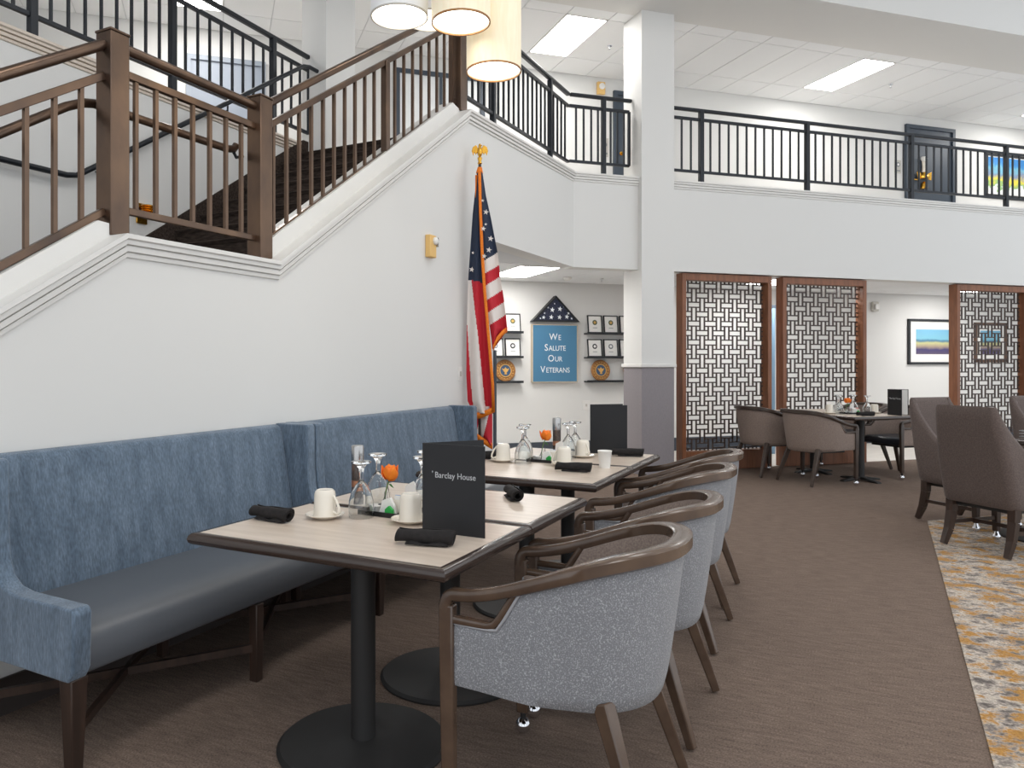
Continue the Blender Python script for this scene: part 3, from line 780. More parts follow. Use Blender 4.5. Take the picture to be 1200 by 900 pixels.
# ------------------------------------------------------------------ tableware
ZT = .75
def mug_m():
    t = thing('mug', 'x', 'mug')
    MB().lathe([(.0435, 0), (.0435, .004), (.042, .01), (.040, .08), (.037, .093), (.030, .099), (.022, .097), (.0, .097)], 28).build('cup', 'ceramic', t, smooth=50)
    MB().tube([(.039, 0, .02), (.058, 0, .012), (.068, 0, .02), (.066, 0, .036), (.054, 0, .062), (.037, 0, .082)], [.005, .0055, .0055, .0055, .005, .005], 8).build('handle', 'ceramic', t, smooth=60)
    return t
def saucer_m():
    t = thing('saucer', 'x', 'saucer')
    MB().lathe([(.0, .001), (.038, 0), (.042, .003), (.068, .013), (.073, .0165), (.072, .0185), (.064, .0155), (.045, .008), (.0, .007)], 32).build('dish', 'ceramic', t, smooth=60)
    return t
def goblet_m():
    t = thing('goblet', 'x', 'goblet')
    # standing upside down: rim on the table, foot in the air
    MB().lathe([(.047, 0), (.0485, .035), (.047, .062), (.038, .095), (.022, .122), (.010, .136), (.008, .142), (.0055, .132), (.019, .118), (.0355, .093), (.0448, .062), (.0463, .035), (.0452, 0)], 28, close=True).build('bowl', 'glass', t, smooth=60)
    MB().lathe([(.008, .142), (.0075, .165), (.0105, .183), (.021, .198), (.037, .205), (.039, .209), (.037, .2115), (.0, .211)], 28).build('foot', 'glass', t, smooth=60)
    return t
def mill_m():
    t = thing('pepper_mill', 'x', 'pepper mill')
    MB().lathe([(.025, 0), (.025, .17)], 24).build('body', 'smoke_glass', t, smooth=40)
    MB().lathe([(.0255, .07), (.0255, .095)], 24).build('pepper_fill', 'copper', t, smooth=40)
    MB().lathe([(.0265, 0), (.0265, .03)], 24).build('foot_ring', 'steel', t, smooth=40)
    MB().lathe([(.0262, .165), (.0265, .17), (.0265, .235), (.024, .24)], 24).build('cap', 'steel', t, smooth=40)
    return t
def napkin_m():
    t = thing('rolled_napkin', 'x', 'napkin')
    m = MB(); rows = []; n = 40; xs = [-.095 + .19 * i / 12 for i in range(13)]
    rnd = random.Random(3)
    for x in xs:
        row = []
        for k in range(n):      # spiral roll
            a = 2 * math.pi * 2.2 * k / n; r = .013 + .0145 * k / n + .0012 * math.sin(x * 60 + a * 2)
            row.append((x + .004 * math.sin(a), r * math.cos(a), .0285 + r * math.sin(a) * (.95 + .1 * math.sin(x * 30))))
        rows.append(row)
    m.grid(rows); o = m.build('cloth_roll', 'napkin', t, smooth=70)
    s_ = o.modifiers.new('solid', 'SOLIDIFY'); s_.thickness = .003
    m = MB(); rows = []
    for i in range(9):
        x = -.06 + .14 * i / 8
        rows.append([(x, -.012 - .009 * j / 4 * 2, .003 + .018 * (1 - j / 4) * (.6 + .4 * math.sin(i * 1.3)) + .001 * j) for j in range(5)])
    o = m.grid(rows).build('cloth_fold', 'napkin', t, smooth=70); s_ = o.modifiers.new('solid', 'SOLIDIFY'); s_.thickness = .003
    return t
mug, saucer, goblet, mill, napkin = Proto(mug_m), Proto(saucer_m), Proto(goblet_m), Proto(mill_m), Proto(napkin_m)
GM, GS, GG, GP, GN = 'upturned white mugs', 'white saucers', 'upturned water goblets', 'pepper mills', 'black rolled napkins'
def mug_set(x, y, z, where, rot=0.0):
    saucer.put('white saucer under the upturned mug ' + where, (x, y, z), 0, GS)
    mug.put('upturned white mug on its saucer ' + where, (x, y, z + .0085), rot, GM)
# caddy with flower, creamers and packets
def caddy(x, y, z, rot, where):
    c, s_ = math.cos(rot), math.sin(rot)
    def at(px, py, pz=0): return (x + c * px - s_ * py, y + s_ * px + c * py, z + pz)
    t = thing('condiment_tray', 'black condiment tray ' + where, 'tray', at(0, 0), rot, 'condiment trays')
    MB().box(-.105, .105, -.075, .075, 0, .006).build('tray_floor', 'charger_black', t)
    f = MB()
    for a in ((-.11, .11, -.08, -.074), (-.11, .11, .074, .08), (-.11, -.104, -.08, .08), (.104, .11, -.08, .08)): f.box(a[0], a[1], a[2], a[3], 0, .018)
    f.build('tray_rim', 'charger_black', t)
    b = thing('sugar_box', 'white ceramic sugar packet box in the condiment tray ' + where, 'box', at(.045, .02, .006), rot, 'sugar packet boxes')
    m = MB()
    for a in ((-.045, .045, -.03, -.026), (-.045, .045, .026, .03), (-.045, -.041, -.03, .03), (.041, .045, -.03, .03)): m.box(a[0], a[1], a[2], a[3], 0, .05)
    m.box(-.045, .045, -.03, .03, 0, .004); m.build('box_body', 'ceramic', b)
    for i, cn in enumerate(('paper', 'packet_pink', 'packet_blue', 'paper', 'packet_pink', 'paper')):
        p = MB().box(-.018 + .0, .018, -.001, .001, 0, .058).xf(Matrix.Translation((-.028 + .05 * (i % 2), -.02 + .008 * i, .006)) @ Matrix.Rotation(R(-14 + 6 * i), 4, 'X'))
        tag(p.build('sugar_packet', cn, None, loc=at(.045, .02, .006), rotz=rot), {'paper': 'white', 'packet_pink': 'pink', 'packet_blue': 'blue'}[cn] + ' sweetener packet standing in the white box ' + where, 'packet', 'sweetener packets ' + where)
    v = thing('bud_vase', 'small clear bud vase with one orange rose ' + where, 'vase', at(-.05, .03, .006), rot, 'bud vases with a rose')
    MB().lathe([(.0, 0), (.022, 0), (.026, .012), (.02, .03), (.011, .05), (.012, .068), (.010, .068), (.009, .05), (.017, .03), (.022, .012), (.0, .006)], 20).build('vase_body', 'glass', v, smooth=60)
    RS = 1.35
    r = thing('orange_rose', 'orange rose on a green stem in the bud vase ' + where, 'flower', at(-.05, .03, .012), rot, 'orange roses')
    MB().tube([(-.012, -.0, .0), (-.012, 0, .04), (-.002, 0, .08), (.012, 0, .115)], [.003, .003, .0028, .0028], 8).build('stem', 'stem', r, smooth=60)
    MB().prism([(-.001, 0), (.012, -.010), (.024, -.014), (.012, 0)], -.001, .001, axis='y').xf(Matrix.Translation((.008, 0, .095))).build('leaf', 'leaf', r)
    MB().lathe([(.003, -.006), (.012, .0), (.017, .012), (.0175, .026), (.012, .036), (.0, .034)], 14, (0, 0, 0)).xf(Matrix.Translation((.014, 0, .118)) @ Matrix.Scale(RS, 4)).build('bloom_core', 'rose', r, smooth=60)
    for i in range(7):
        a = i * 2.4; rr = .006 + .0022 * i; rows = []
        for j in range(5):
            f = j / 4; row = []
            for k in range(5):
                g = (k - 2) / 2; w_ = .017 * math.sin(math.pi * (.18 + .72 * f))
                bow = rr + .010 * math.sin(f * 2.0) + (.006 * f ** 3) * (i / 6) - .004 * g * g
                row.append((.014 + RS * (bow * math.cos(a) - g * w_ * math.sin(a)), RS * (bow * math.sin(a) + g * w_ * math.cos(a)), .116 + RS * (.042 * f - .002 * i * .5 - .005 * g * g * f)))
            rows.append(row)
        o = MB().grid(rows).build('petal', 'rose', r, smooth=70); s_m = o.modifiers.new('solid', 'SOLIDIFY'); s_m.thickness = .0012
    tag(MB().prism([(-.028, 0), (.028, 0), (.028, .10), (.018, .115), (-.02, .095)], -.002, .002, axis='y').build('table_card', 'paper', None, loc=at(.035, .064, .006), rotz=rot), 'white card standing at the back of the condiment tray ' + where, 'card', 'white tray cards')
    # folded card, creamer cups
    cdz = MB().prism([(-.032, 0), (.036, 0), (.03, .03), (.012, .06), (-.018, .05)], -.012, .012, axis='y')
    tag(cdz.build('paper_packet', 'paper', None, loc=at(.0, -.035, .006), rotz=rot + .3), 'folded white paper packet in the condiment tray ' + where, 'packet', 'folded paper packets')
    for i, (px, py) in enumerate(((-.055, -.03), (-.085, -.01))):
        tag(MB().lathe([(.012, 0), (.015, .02), (.017, .022), (.017, .024), (.0, .024)], 14).build('creamer_cup', 'paper', None, smooth=40, loc=at(px, py, .006), rotz=rot), 'small white creamer cup in the condiment tray ' + where, 'creamer', 'creamer cups ' + where)
    tag(MB().prism([(-.017, 0), (.017, 0), (.017, .022), (0, .036), (-.017, .022)], -.006, .006, axis='y').build('tea_packet', 'packet_green', None, loc=at(.028, -.062, .006), rotz=rot), 'bright green packet at the front of the condiment tray ' + where, 'packet', 'green packets')
def menu(label, loc, rotz, w_, h_, open_deg, title=None, page=False):
    """standing folded menu: spine at local origin, front cover along +x facing -y, back cover swung open behind"""
    t = thing('menu', label, 'menu', loc, rotz)
    MB().box(0, w_, -.002, .002, 0, h_).build('front_cover', 'menu_black', t, bevel=.0008)
    bk = MB().box(0, w_, -.002, .002, 0, h_).xf(Matrix.Rotation(R(open_deg), 4, 'Z')).build('back_cover', 'menu_black', t)
    MB().box(.008, w_ - .008, -.0035, -.0023, .006, h_ - (.006 if page else .03)).xf(Matrix.Rotation(R(open_deg), 4, 'Z')).build('page', 'paper', t)
    MB().tube([(0, 0, 0), (0, 0, h_)], .003, 8).build('spine', 'menu_black', t, smooth=50)
    if title:
        text_part('lettering', title, .0285, 'silver_print', t, Matrix.Translation((w_ * .53, -.0023, h_ * .62)) @ STAND, .0003, xs=.95)
        text_part('lettering', '\u2019', .03, 'silver_print', t, Matrix.Translation((w_ * .53 - .088, -.0023, h_ * .625)) @ STAND, .0003)
    return t

# front table
F1 = 'on the front table'
napkin.put('black rolled napkin at the booth-side corner of the front table', (-1.885, 2.165, ZT), R(-6), GN)
mug_set(-1.735, 2.293, ZT, 'on the booth side of the front table', R(-2))
mug_set(-1.408, 2.372, ZT, 'left of the lettered menu on the front table', R(60))
goblet.put('upturned water goblet nearest to the viewer on the front table', (-1.625, 2.372, ZT), 0, GG)
goblet.put('upturned water goblet behind the nearest one on the front table', (-1.70, 2.60, ZT), 0, GG)
goblet.put('upturned water goblet close to the left edge of the lettered menu', (-1.49, 2.60, ZT), 0, GG)
goblet.put('upturned water goblet farthest back beside the lettered menu', (-1.575, 2.78, ZT), 0, GG)
mill.put('steel-capped pepper mill on the front table', (-1.80, 2.60, ZT), 0, GP)
caddy(-1.555, 2.485, ZT, R(-4), F1)
menu('black standing menu with silver lettering on the front table', (-1.301, 2.277, ZT), R(-1), .238, .305, 55, 'Barclay House')
napkin.put('black rolled napkin in front of the lettered menu', (-1.195, 2.105, ZT), R(14), GN)
napkin.put('black rolled napkin alone on the second table', (-1.27, 3.0, ZT), R(-55), GN)
# far pair along the booth
F2 = 'on the third table'
mug_set(-1.80, 4.10, ZT, 'at the left of the third table', R(200))
mug_set(-1.42, 4.09, ZT, 'behind the napkin on the third table', R(200))
mug_set(-1.448, 4.521, ZT, 'left of the blank menu on the fourth table', R(-40))
goblet.put('upturned water goblet beside the left mug of the third table', (-1.668, 4.085, ZT), 0, GG)
goblet.put('upturned water goblet behind the left goblet of the third table', (-1.735, 4.28, ZT), 0, GG)
goblet.put('upturned water goblet beside the pepper mill on the fourth table', (-1.525, 4.47, ZT), 0, GG)
goblet.put('upturned water goblet just right of the far pepper mill', (-1.53, 4.62, ZT), 0, GG)
mill.put('steel-capped pepper mill on the fourth table', (-1.61, 4.50, ZT), 0, GP)
caddy(-1.565, 4.24, ZT, R(-4), F2)
napkin.put('black rolled napkin beside the paper cup on the third table', (-1.30, 3.895, ZT), R(8), GN)
napkin.put('black rolled napkin under the blank menu on the fourth table', (-1.215, 4.70, ZT), R(10), GN)
napkin.put('black rolled napkin at the left end of the third table', (-1.93, 4.16, ZT), R(10), GN)
cup = thing('paper_cup', 'plain white paper cup near the aisle edge of the third table', 'cup', (-1.197, 4.13, ZT))
MB().lathe([(.0, .004), (.026, .004), (.028, 0), (.0295, .0), (.0385, .092), (.0405, .094), (.0385, .096), (.0365, .093), (.027, .008), (.0, .008)], 28).build('cup_body', 'paper', cup, smooth=50)
menu('blank black standing menu on the fourth table', (-1.475, 4.765, ZT), R(5), .235, .315, 40)
# far group by the screens
F3 = 'on the table by the screens'
def FE(D, E): p = W(D, E); return p[0], p[1]
x, y = FE(7.05, 6.78); mug_set(x, y, ZT, 'at the left of the table by the screens', R(90))
x, y = FE(6.95, 7.33); mug_set(x, y, ZT, 'beside the menu on the table by the screens', R(90))
x, y = FE(7.0, 6.87); goblet.put('upturned water goblet left of the rose on the table by the screens', (x, y, ZT), 0, GG)
x, y = FE(7.15, 7.0); goblet.put('upturned water goblet farther back on the table by the screens', (x, y, ZT), 0, GG)
x, y = FE(6.9, 7.17); goblet.put('upturned water goblet right of the rose on the table by the screens', (x, y, ZT), 0, GG)
x, y = FE(7.1, 7.18); goblet.put('upturned water goblet right behind the rose on the table by the screens', (x, y, ZT), 0, GG)
x, y = FE(6.98, 7.04); caddy(x, y, ZT, R45 - R(10), F3)
x, y = FE(6.62, 6.86); napkin.put('black rolled napkin at the near edge of the table by the screens', (x, y, ZT), R45 - R(15), GN)
x, y = FE(6.74, 7.30); menu('black standing menu, opened to a white page, on the table by the screens', (x, y, ZT), R(-50), .2, .29, 46, 'Barclay House', True)
ch = thing('serving_plate', 'stacked black plates on the dark table at the right edge', 'plate', W(4.1, 5.93, .757))
for i in range(3):
    MB().lathe([(.0, 0), (.08, 0), (.15, .016), (.152, .02), (.08, .008), (.0, .006)], 32, (0, 0, .022 * i)).build('plate', 'charger_black', ch, smooth=50)

# ------------------------------------------------------------------ flag on a pole
fl = thing('flag_stand', 'American flag with gold fringe on an eagle-topped pole beside the booth', 'flag', (-2.69, 5.65, 0), R(28))
KP = .00705
def fp(u, v, dy=0.0): return ((u - 562.4) * KP, dy, 1.33 + (426 - v) * KP)
def interp(tab, v):
    if v <= tab[0][0]: return tab[0][1:]
    for a, b in zip(tab[:-1], tab[1:]):
        if v <= b[0]:
            f = (v - a[0]) / (b[0] - a[0]); return tuple(a[i] + (b[i] - a[i]) * f for i in range(1, len(a)))
    return tab[-1][1:]
MB().tube([(0, 0, .02), (0, 0, 2.98)], .0125, 12).build('pole', 'dark_wood', fl, smooth=50)
MB().lathe([(.125, 0), (.125, .012), (.11, .03), (.03, .06), (.022, .12)], 32).build('base', 'gold', fl, smooth=40)
cl = MB()
TL = [(203, 559, 564), (250, 554, 565), (300, 550.5, 566.5), (330, 548.5, 568), (380, 547, 571), (440, 546.5, 575), (470, 548, 577), (484, 555, 577.5)]
def colL(v, u):
    if v < 328 + (u - 549) * .25: return 0
    b1 = 553 + (v - 330) * .103; b0 = 543.5 + (v - 330) * .074
    if u > b1: return 2
    if u > b0: return 1
    return 2
nv, nu = 150, 44
rows = []; cen = []
for i in range(nv + 1):
    v = 203 + (484 - 203) * i / nv; l, r_ = interp(TL, v); row = []; cr_ = []
    for kx in range(nu + 1):
        f = kx / nu; u = l + (r_ - l) * f
        amp = .004 + .035 * (v - 203) / 280
        dy = -.02 + amp * math.sin(f * 9.0 + .6) - .045 * f
        vv = v + (6 * (1 - f) if i == nv else 0) * 0
        row.append(fp(u, vv, dy)); cr_.append((v, u))
    rows.append(row); cen.append(cr_)
def cidx(fn): return lambda i, kx: fn((cen[i][kx][0] + cen[i + 1][kx][0]) / 2, (cen[i][kx][1] + cen[i][kx + 1][1]) / 2)
cl.grid(rows, cidx(colL))
TR = [(203, 562, 565.5), (230, 563, 569.5), (255, 563.5, 575), (300, 564.5, 583.5), (325, 566, 586), (350, 568, 590), (370, 571, 592.5), (386, 574, 594), (398, 575.5, 586), (409, 576.5, 578)]
def colR(v, u):
    ur = interp(TR, v)[1]; w_ = v - .62 * (ur - u)
    for b, c in ((296, 0), (310.7, 1), (324, 2), (340, 1), (354, 2), (369, 1)):
        if w_ < b: return c
    return 2
rows = []; cen2 = []
for i in range(nv + 1):
    v = 203 + (409 - 203) * i / nv; l, r_ = interp(TR, v); row = []; cr_ = []
    for kx in range(nu + 1):
        f = kx / nu; u = l + (r_ - l) * f
        dy = -.075 + .06 * f + (.004 + .03 * (v - 203) / 200) * math.sin(f * 7.5 + 2.4)
        row.append(fp(u, v, dy)); cr_.append((v, u))
    rows.append(row); cen2.append(cr_)
cen = cen2
cl.grid(rows, cidx(colR))
TB = [(476, 556, 577), (500, 556.5, 577), (510, 557, 577), (522, 572, 577)]
rows = []; cen3 = []
for i in range(41):
    v = 476 + 46 * i / 40; l, r_ = interp(TB, v); rows.append([fp(l + (r_ - l) * kx / 32, v, -.02 + .02 * math.sin(kx * .225)) for kx in range(33)]); cen3.append([(v, l + (r_ - l) * kx / 32) for kx in range(33)])
cen = cen3
cl.grid(rows, cidx(lambda v, u: 1 if 0 < u - (560 + (500 - v) * .25) < 9 else 2))
o = cl.build('flag_cloth', ['flag_navy', 'flag_white', 'flag_red'], fl, smooth=70); s_ = o.modifiers.new('solid', 'SOLIDIFY'); s_.thickness = .003
# gold fringe bands
def band(path, w_, name='fringe'):
    rows = [[fp(u - w_ / 2, v, d), fp(u + w_ / 2, v, d)] for u, v, d in path]
    o = MB().grid(rows).build(name, 'fringe', fl, smooth=60); s_ = o.modifiers.new('solid', 'SOLIDIFY'); s_.thickness = .008
band([(561.5, 203, -.085), (562.5, 250, -.095), (564.5, 300, -.11), (567, 340, -.12), (570.5, 380, -.12), (574, 420, -.115), (576.5, 450, -.11), (577.5, 482, -.105)], 3.4)
def band2(path, w_):
    rows = [[fp(u, v - w_ / 2, d), fp(u, v + w_ / 2, d)] for u, v, d in path]
    o = MB().grid(rows).build('fringe', 'fringe', fl, smooth=60); s_ = o.modifiers.new('solid', 'SOLIDIFY'); s_.thickness = .008
band2([(594.5, 386, -.02), (588, 391, -.045), (582, 398, -.08), (577.5, 408, -.1)], 6)
band2([(555.5, 487, -.03), (562, 486.5, -.05), (570, 483, -.08), (578, 479, -.1)], 7)
band2([(557, 510, -.03), (563, 514, -.03), (570, 519, -.03), (577, 523, -.03)], 7)
MB().tube([fp(562, 203, 0), fp(562.4, 196, 0)], [.03, .018], 12).build('sleeve', 'fringe', fl, smooth=60)
MB().tube([fp(558.5, 206, -.02), fp(558, 220, -.02), fp(558.5, 232, -.015)], [.012, .008, .014], 8).build('tassel', 'fringe', fl, smooth=60)
def star_pts(r, cx=0, cz=0, rot=0):
    return [(cx + (r if i % 2 == 0 else r * .4) * math.sin(rot + math.pi * i / 5), cz + (r if i % 2 == 0 else r * .4) * math.cos(rot + math.pi * i / 5)) for i in range(10)]
for u, v, d, r_ in ((568.8, 251.5, -.07, .024), (565.7, 270.8, -.075, .022), (574.3, 281.5, -.045, .025), (572.2, 295, -.06, .025), (566.7, 302.5, -.08, .022), (552.8, 316.5, .0, .024), (568.5, 265.5, -.065, .013), (565, 238, -.06, .014), (554, 297, -.0, .013)):
    p = fp(u, v, d - .04); MB().prism(star_pts(r_, 0, 0, .2), -.004, .0, axis='y').xf(Matrix.Translation(p)).build('star', 'flag_white', fl)
# eagle finial
e = MB(); e.lathe([(.006, 2.97), (.02, 2.985), (.012, 3.0), (.016, 3.012), (.02, 3.03), (.008, 3.04)], 16); e.build('finial_base', 'gold', fl, smooth=50)
e = MB(); e.lathe([(.006, 3.035), (.018, 3.055), (.024, 3.08), (.018, 3.105), (.012, 3.118), (.014, 3.13), (.008, 3.143), (.001, 3.15)], 14)
e.tube([(0, -.01, 3.133), (.016, -.014, 3.13), (.022, -.014, 3.122)], [.005, .004, .001], 6)
e.build('eagle_body', 'gold', fl, smooth=60)
for sg in (-1, 1):
    MB().prism([(sg * .01, 3.10), (sg * .03, 3.135), (sg * .058, 3.12), (sg * .068, 3.085), (sg * .055, 3.045), (sg * .045, 3.075), (sg * .035, 3.055), (sg * .022, 3.07)], -.008, .006, axis='y').build('eagle_wing', 'gold', fl, bevel=.003)

# ------------------------------------------------------------------ veterans wall
def wall_thing(name, label, cat, E, z, D=10.0, group=None): return thing(name, label, cat, W(D, E, z), R45, group)   # local x = right, -y = towards the room
sg = wall_thing('wall_sign', 'blue sign reading We Salute Our Veterans in the alcove', 'sign', 4.68, 1.475)
MB().box(-.345, .345, -.05, -.002, -.405, .405).build('panel', 'sign_blue', sg)
f = MB()
for a in ((-.36, -.345, -.41, .41), (.345, .36, -.41, .41), (-.36, .36, .405, .417), (-.36, .36, -.417, -.405)): f.box(a[0], a[1], -.055, -.002, a[2], a[3])
f.build('edge_frame', 'sign_edge', sg)
for txt, z in (('We', .195), ('Salute', .04), ('Our', -.115), ('Veterans', -.275)):
    o1 = text_part('lettering', txt[0], .135, 'sign_text', sg, Matrix.Identity(4), .001, 'LEFT', xs=.92)
    o2 = text_part('lettering', txt[1:].upper(), .104, 'sign_text', sg, Matrix.Identity(4), .001, 'LEFT', .97, xs=.9)
    w1 = max(v.co.x for v in o1.data.vertices); w2 = max(v.co.x for v in o2.data.vertices) + .012; x0 = -(w1 + w2) / 2
    o1.data.transform(Matrix.Translation((x0, -.051, z)) @ STAND); o2.data.transform(Matrix.Translation((x0 + w1 + .012, -.051, z)) @ STAND)
tc = wall_thing('flag_case', 'triangular black case with a folded star flag above the blue sign', 'flag case', 4.68, 1.93)
tri = [(-.375, 0), (.375, 0), (.0, .375)]; tri2 = [(-.315, .022), (.315, .022), (0, .345)]
m = MB(); nO = len(tri)
rowsT = [[(p[0], -.09, p[1]) for p in tri], [(p[0], -.09, p[1]) for p in tri2], [(p[0], -.07, p[1]) for p in tri2], [(p[0], -.002, p[1]) for p in tri2], [(p[0], -.002, p[1]) for p in tri], [(p[0], -.09, p[1]) for p in tri]]
m.grid(rowsT, closed=True).build('case_frame', 'case_black', tc)
MB().prism(tri2, -.07, -.004, axis='y').build('folded_flag', 'case_navy', tc)
for sx, sz, r_ in ((-.055, .17, .038), (.065, .185, .036), (-.19, .06, .028), (-.07, .065, .036), (.06, .065, .036), (.175, .075, .036), (.2, .125, .022), (-.175, .12, .014), (-.12, .2, .014), (.13, .22, .014), (.25, .05, .018), (-.02, .26, .012), (-.24, .045, .012)):
    MB().prism(star_pts(r_, sx, sz, .15), -.078, -.069, axis='y').build('star', 'sign_text', tc)
tag_sh = {}
def ledge(label, E0_, E1_, z):
    t = wall_thing('picture_ledge', label, 'shelf', (E0_ + E1_) / 2, z); a = (E1_ - E0_) / 2
    MB().box(-a, a, -.11, -.001, -.02, 0).build('shelf_board', 'frame_black', t); MB().box(-a, a, -.115, -.105, -.02, .012).build('front_lip', 'frame_black', t)
for nm, a, b in (('right of the blue sign', 5.165, 6.2), ('left of the blue sign', 3.2, 4.165)):
    ledge('top black picture ledge ' + nm, a, b, 1.775); ledge('middle black picture ledge ' + nm, a, b, 1.425); ledge('bottom black picture ledge ' + nm, a, b, 1.075)
def cert(label, E, z, col, D=9.955):
    t = wall_thing('framed_certificate', label, 'picture frame', E, z, D, 'framed service emblems'); t.rotation_euler = (R(-7), 0, R45)
    a, h = .117, .262
    f = MB()
    for q_ in ((-a, -a + .014, 0, h), (a - .014, a, 0, h), (-a, a, 0, .014), (-a, a, h - .014, h)): f.box(q_[0], q_[1], -.018, 0, q_[2], q_[3])
    f.build('frame', 'frame_black', t)
    MB().box(-a + .014, a - .014, -.01, -.002, .014, h - .014).build('page', 'paper', t)
    MB().lathe([(.038, 0), (.038, .002)], 24, (0, -.0105, .155), axis='y').build('emblem_ring', col, t)
    MB().lathe([(.02, 0), (.02, .003)], 16, (0, -.0115, .155), axis='y').build('emblem_centre', 'seal_gold' if col == 'seal_green' else 'paper', t)
    MB().box(-.035, .035, -.0115, -.01, .072, .079).build('text_line', 'seal_grey', t)
for i, (E_, col) in enumerate(((5.322, 'seal_green'), (5.585, 'seal_green'), (5.848, 'seal_green'))):
    cert(('first', 'second', 'third')[i] + ' framed emblem from the sign on the top right ledge', E_, 1.776, col)
for i, (E_, col) in enumerate(((5.322, 'frame_black'), (5.585, 'seal_grey'), (5.848, 'seal_grey'))):
    cert(('first', 'second', 'third')[i] + ' framed emblem from the sign on the middle right ledge', E_, 1.426, col)
cert('framed emblem on the top left ledge beside the flag', 4.03, 1.776, 'seal_green')
cert('framed emblem on the middle left ledge nearest to the sign', 4.03, 1.426, 'frame_black')
cert('framed emblem on the middle left ledge next to the flag', 3.767, 1.426, 'seal_grey')
def plaque(label, E, z):
    t = wall_thing('seal_plaque', label, 'plaque', E, z, 9.94, 'round wooden service seals'); t.rotation_euler = (R(-6), 0, R45)
    MB().lathe([(.148, -.02), (.155, -.01), (.155, .0), (.148, .006), (.12, .006), (.115, .0), (.0, .0)], 40, (0, 0, .155), axis='y').build('disc', 'seal_wood', t, smooth=30)
    MB().lathe([(.092, .004), (.092, .010), (.08, .010), (.08, .004)], 32, (0, 0, .155), axis='y', close=True).build('inner_ring', 'seal_gold', t)
    MB().lathe([(.082, .0), (.082, .006)], 32, (0, 0, .155), axis='y').build('field', 'seal_blue', t)
    MB().prism([(-.055, .03), (-.02, .02), (0, .045), (.02, .02), (.055, .03), (.03, -.01), (.012, -.03), (.02, -.055), (-.02, -.055), (-.012, -.03), (-.03, -.01)], -.014, -.006, axis='y').xf(Matrix.Translation((0, 0, .155))).build('eagle_relief', 'seal_gold', t)
    for i in range(18):
        a = 2 * math.pi * i / 18
        MB().box(-.008, .008, -.011, -.006, -.006, .006).xf(Matrix.Translation((.117 * math.cos(a), 0, .155 + .117 * math.sin(a)))).build('rim_mark', 'seal_gold', t)
plaque('round wooden service seal on the bottom right ledge', 5.415, 1.076)
plaque('round wooden service seal cut off by the white column', 5.95, 1.076)
plaque('round wooden service seal on the bottom left ledge beside the flag', 3.915, 1.076)
def wall_plate(label, D_or_none, loc, rotz, w_=.07, h_=.115, kind='switch'):
    t = thing('light_switch', label, 'switch', loc, rotz)
    MB().box(-w_ / 2, w_ / 2, -.006, 0, -h_ / 2, h_ / 2).build('plate', 'plastic_white', t, bevel=.002); MB().box(-.012, .012, -.012, -.006, -.02, .02).build('toggle', 'plastic_grey', t)
wall_plate('white wall switch under the right ledges in the alcove', 0, W(10.0, 5.2, .72), R45, .12, .14)
wall_plate('pale light switch on the stair wall left of the flag', 0, (XW, 5.56, 1.245), R(90))
al = thing('fire_alarm', 'tan wall-mounted fire alarm strobe on the stair wall', 'fire alarm', (XW, 5.03, 2.222), R(90))
MB().box(-.05, .05, -.045, 0, -.085, .085).build('housing', 'alarm_tan', al, bevel=.006); MB().lathe([(.03, 0), (.03, .012), (.02, .022), (.0, .024)], 18, (.022, -.045, .042), axis='y').build('strobe', 'plastic_white', al, smooth=50)
MB().box(.042, .056, -.06, -.03, -.0, .07).build('strobe_reflector', 'steel', al)
sd = thing('smoke_detector', 'round white smoke detector on the alcove ceiling', 'smoke detector', W(9.33, 4.57, 2.5))
MB().lathe([(.06, 0), (.06, -.02), (.045, -.035), (.035, -.045), (.0, -.045)], 24).build('detector_body', 'plastic_white', sd, smooth=40)
def sprinkler(label, D, E, z):
    t = thing('sprinkler', label, 'sprinkler', W(D, E, z))
    MB().lathe([(.032, 0), (.03, -.006), (.008, -.008), (.008, -.03), (.004, -.04)], 14).build('body', 'chrome', t, smooth=40); MB().lathe([(.018, -.042), (.018, -.045)], 12).build('deflector', 'chrome', t)
sprinkler('small sprinkler head in the alcove ceiling', 9.35, 5.1, 2.5)
sprinkler('small sprinkler head in the ceiling left of the column', 8.95, 5.0, ZC - .01)
sprinkler('small sprinkler head beside the balcony ceiling light', 8.95, 9.75, ZC - .01)

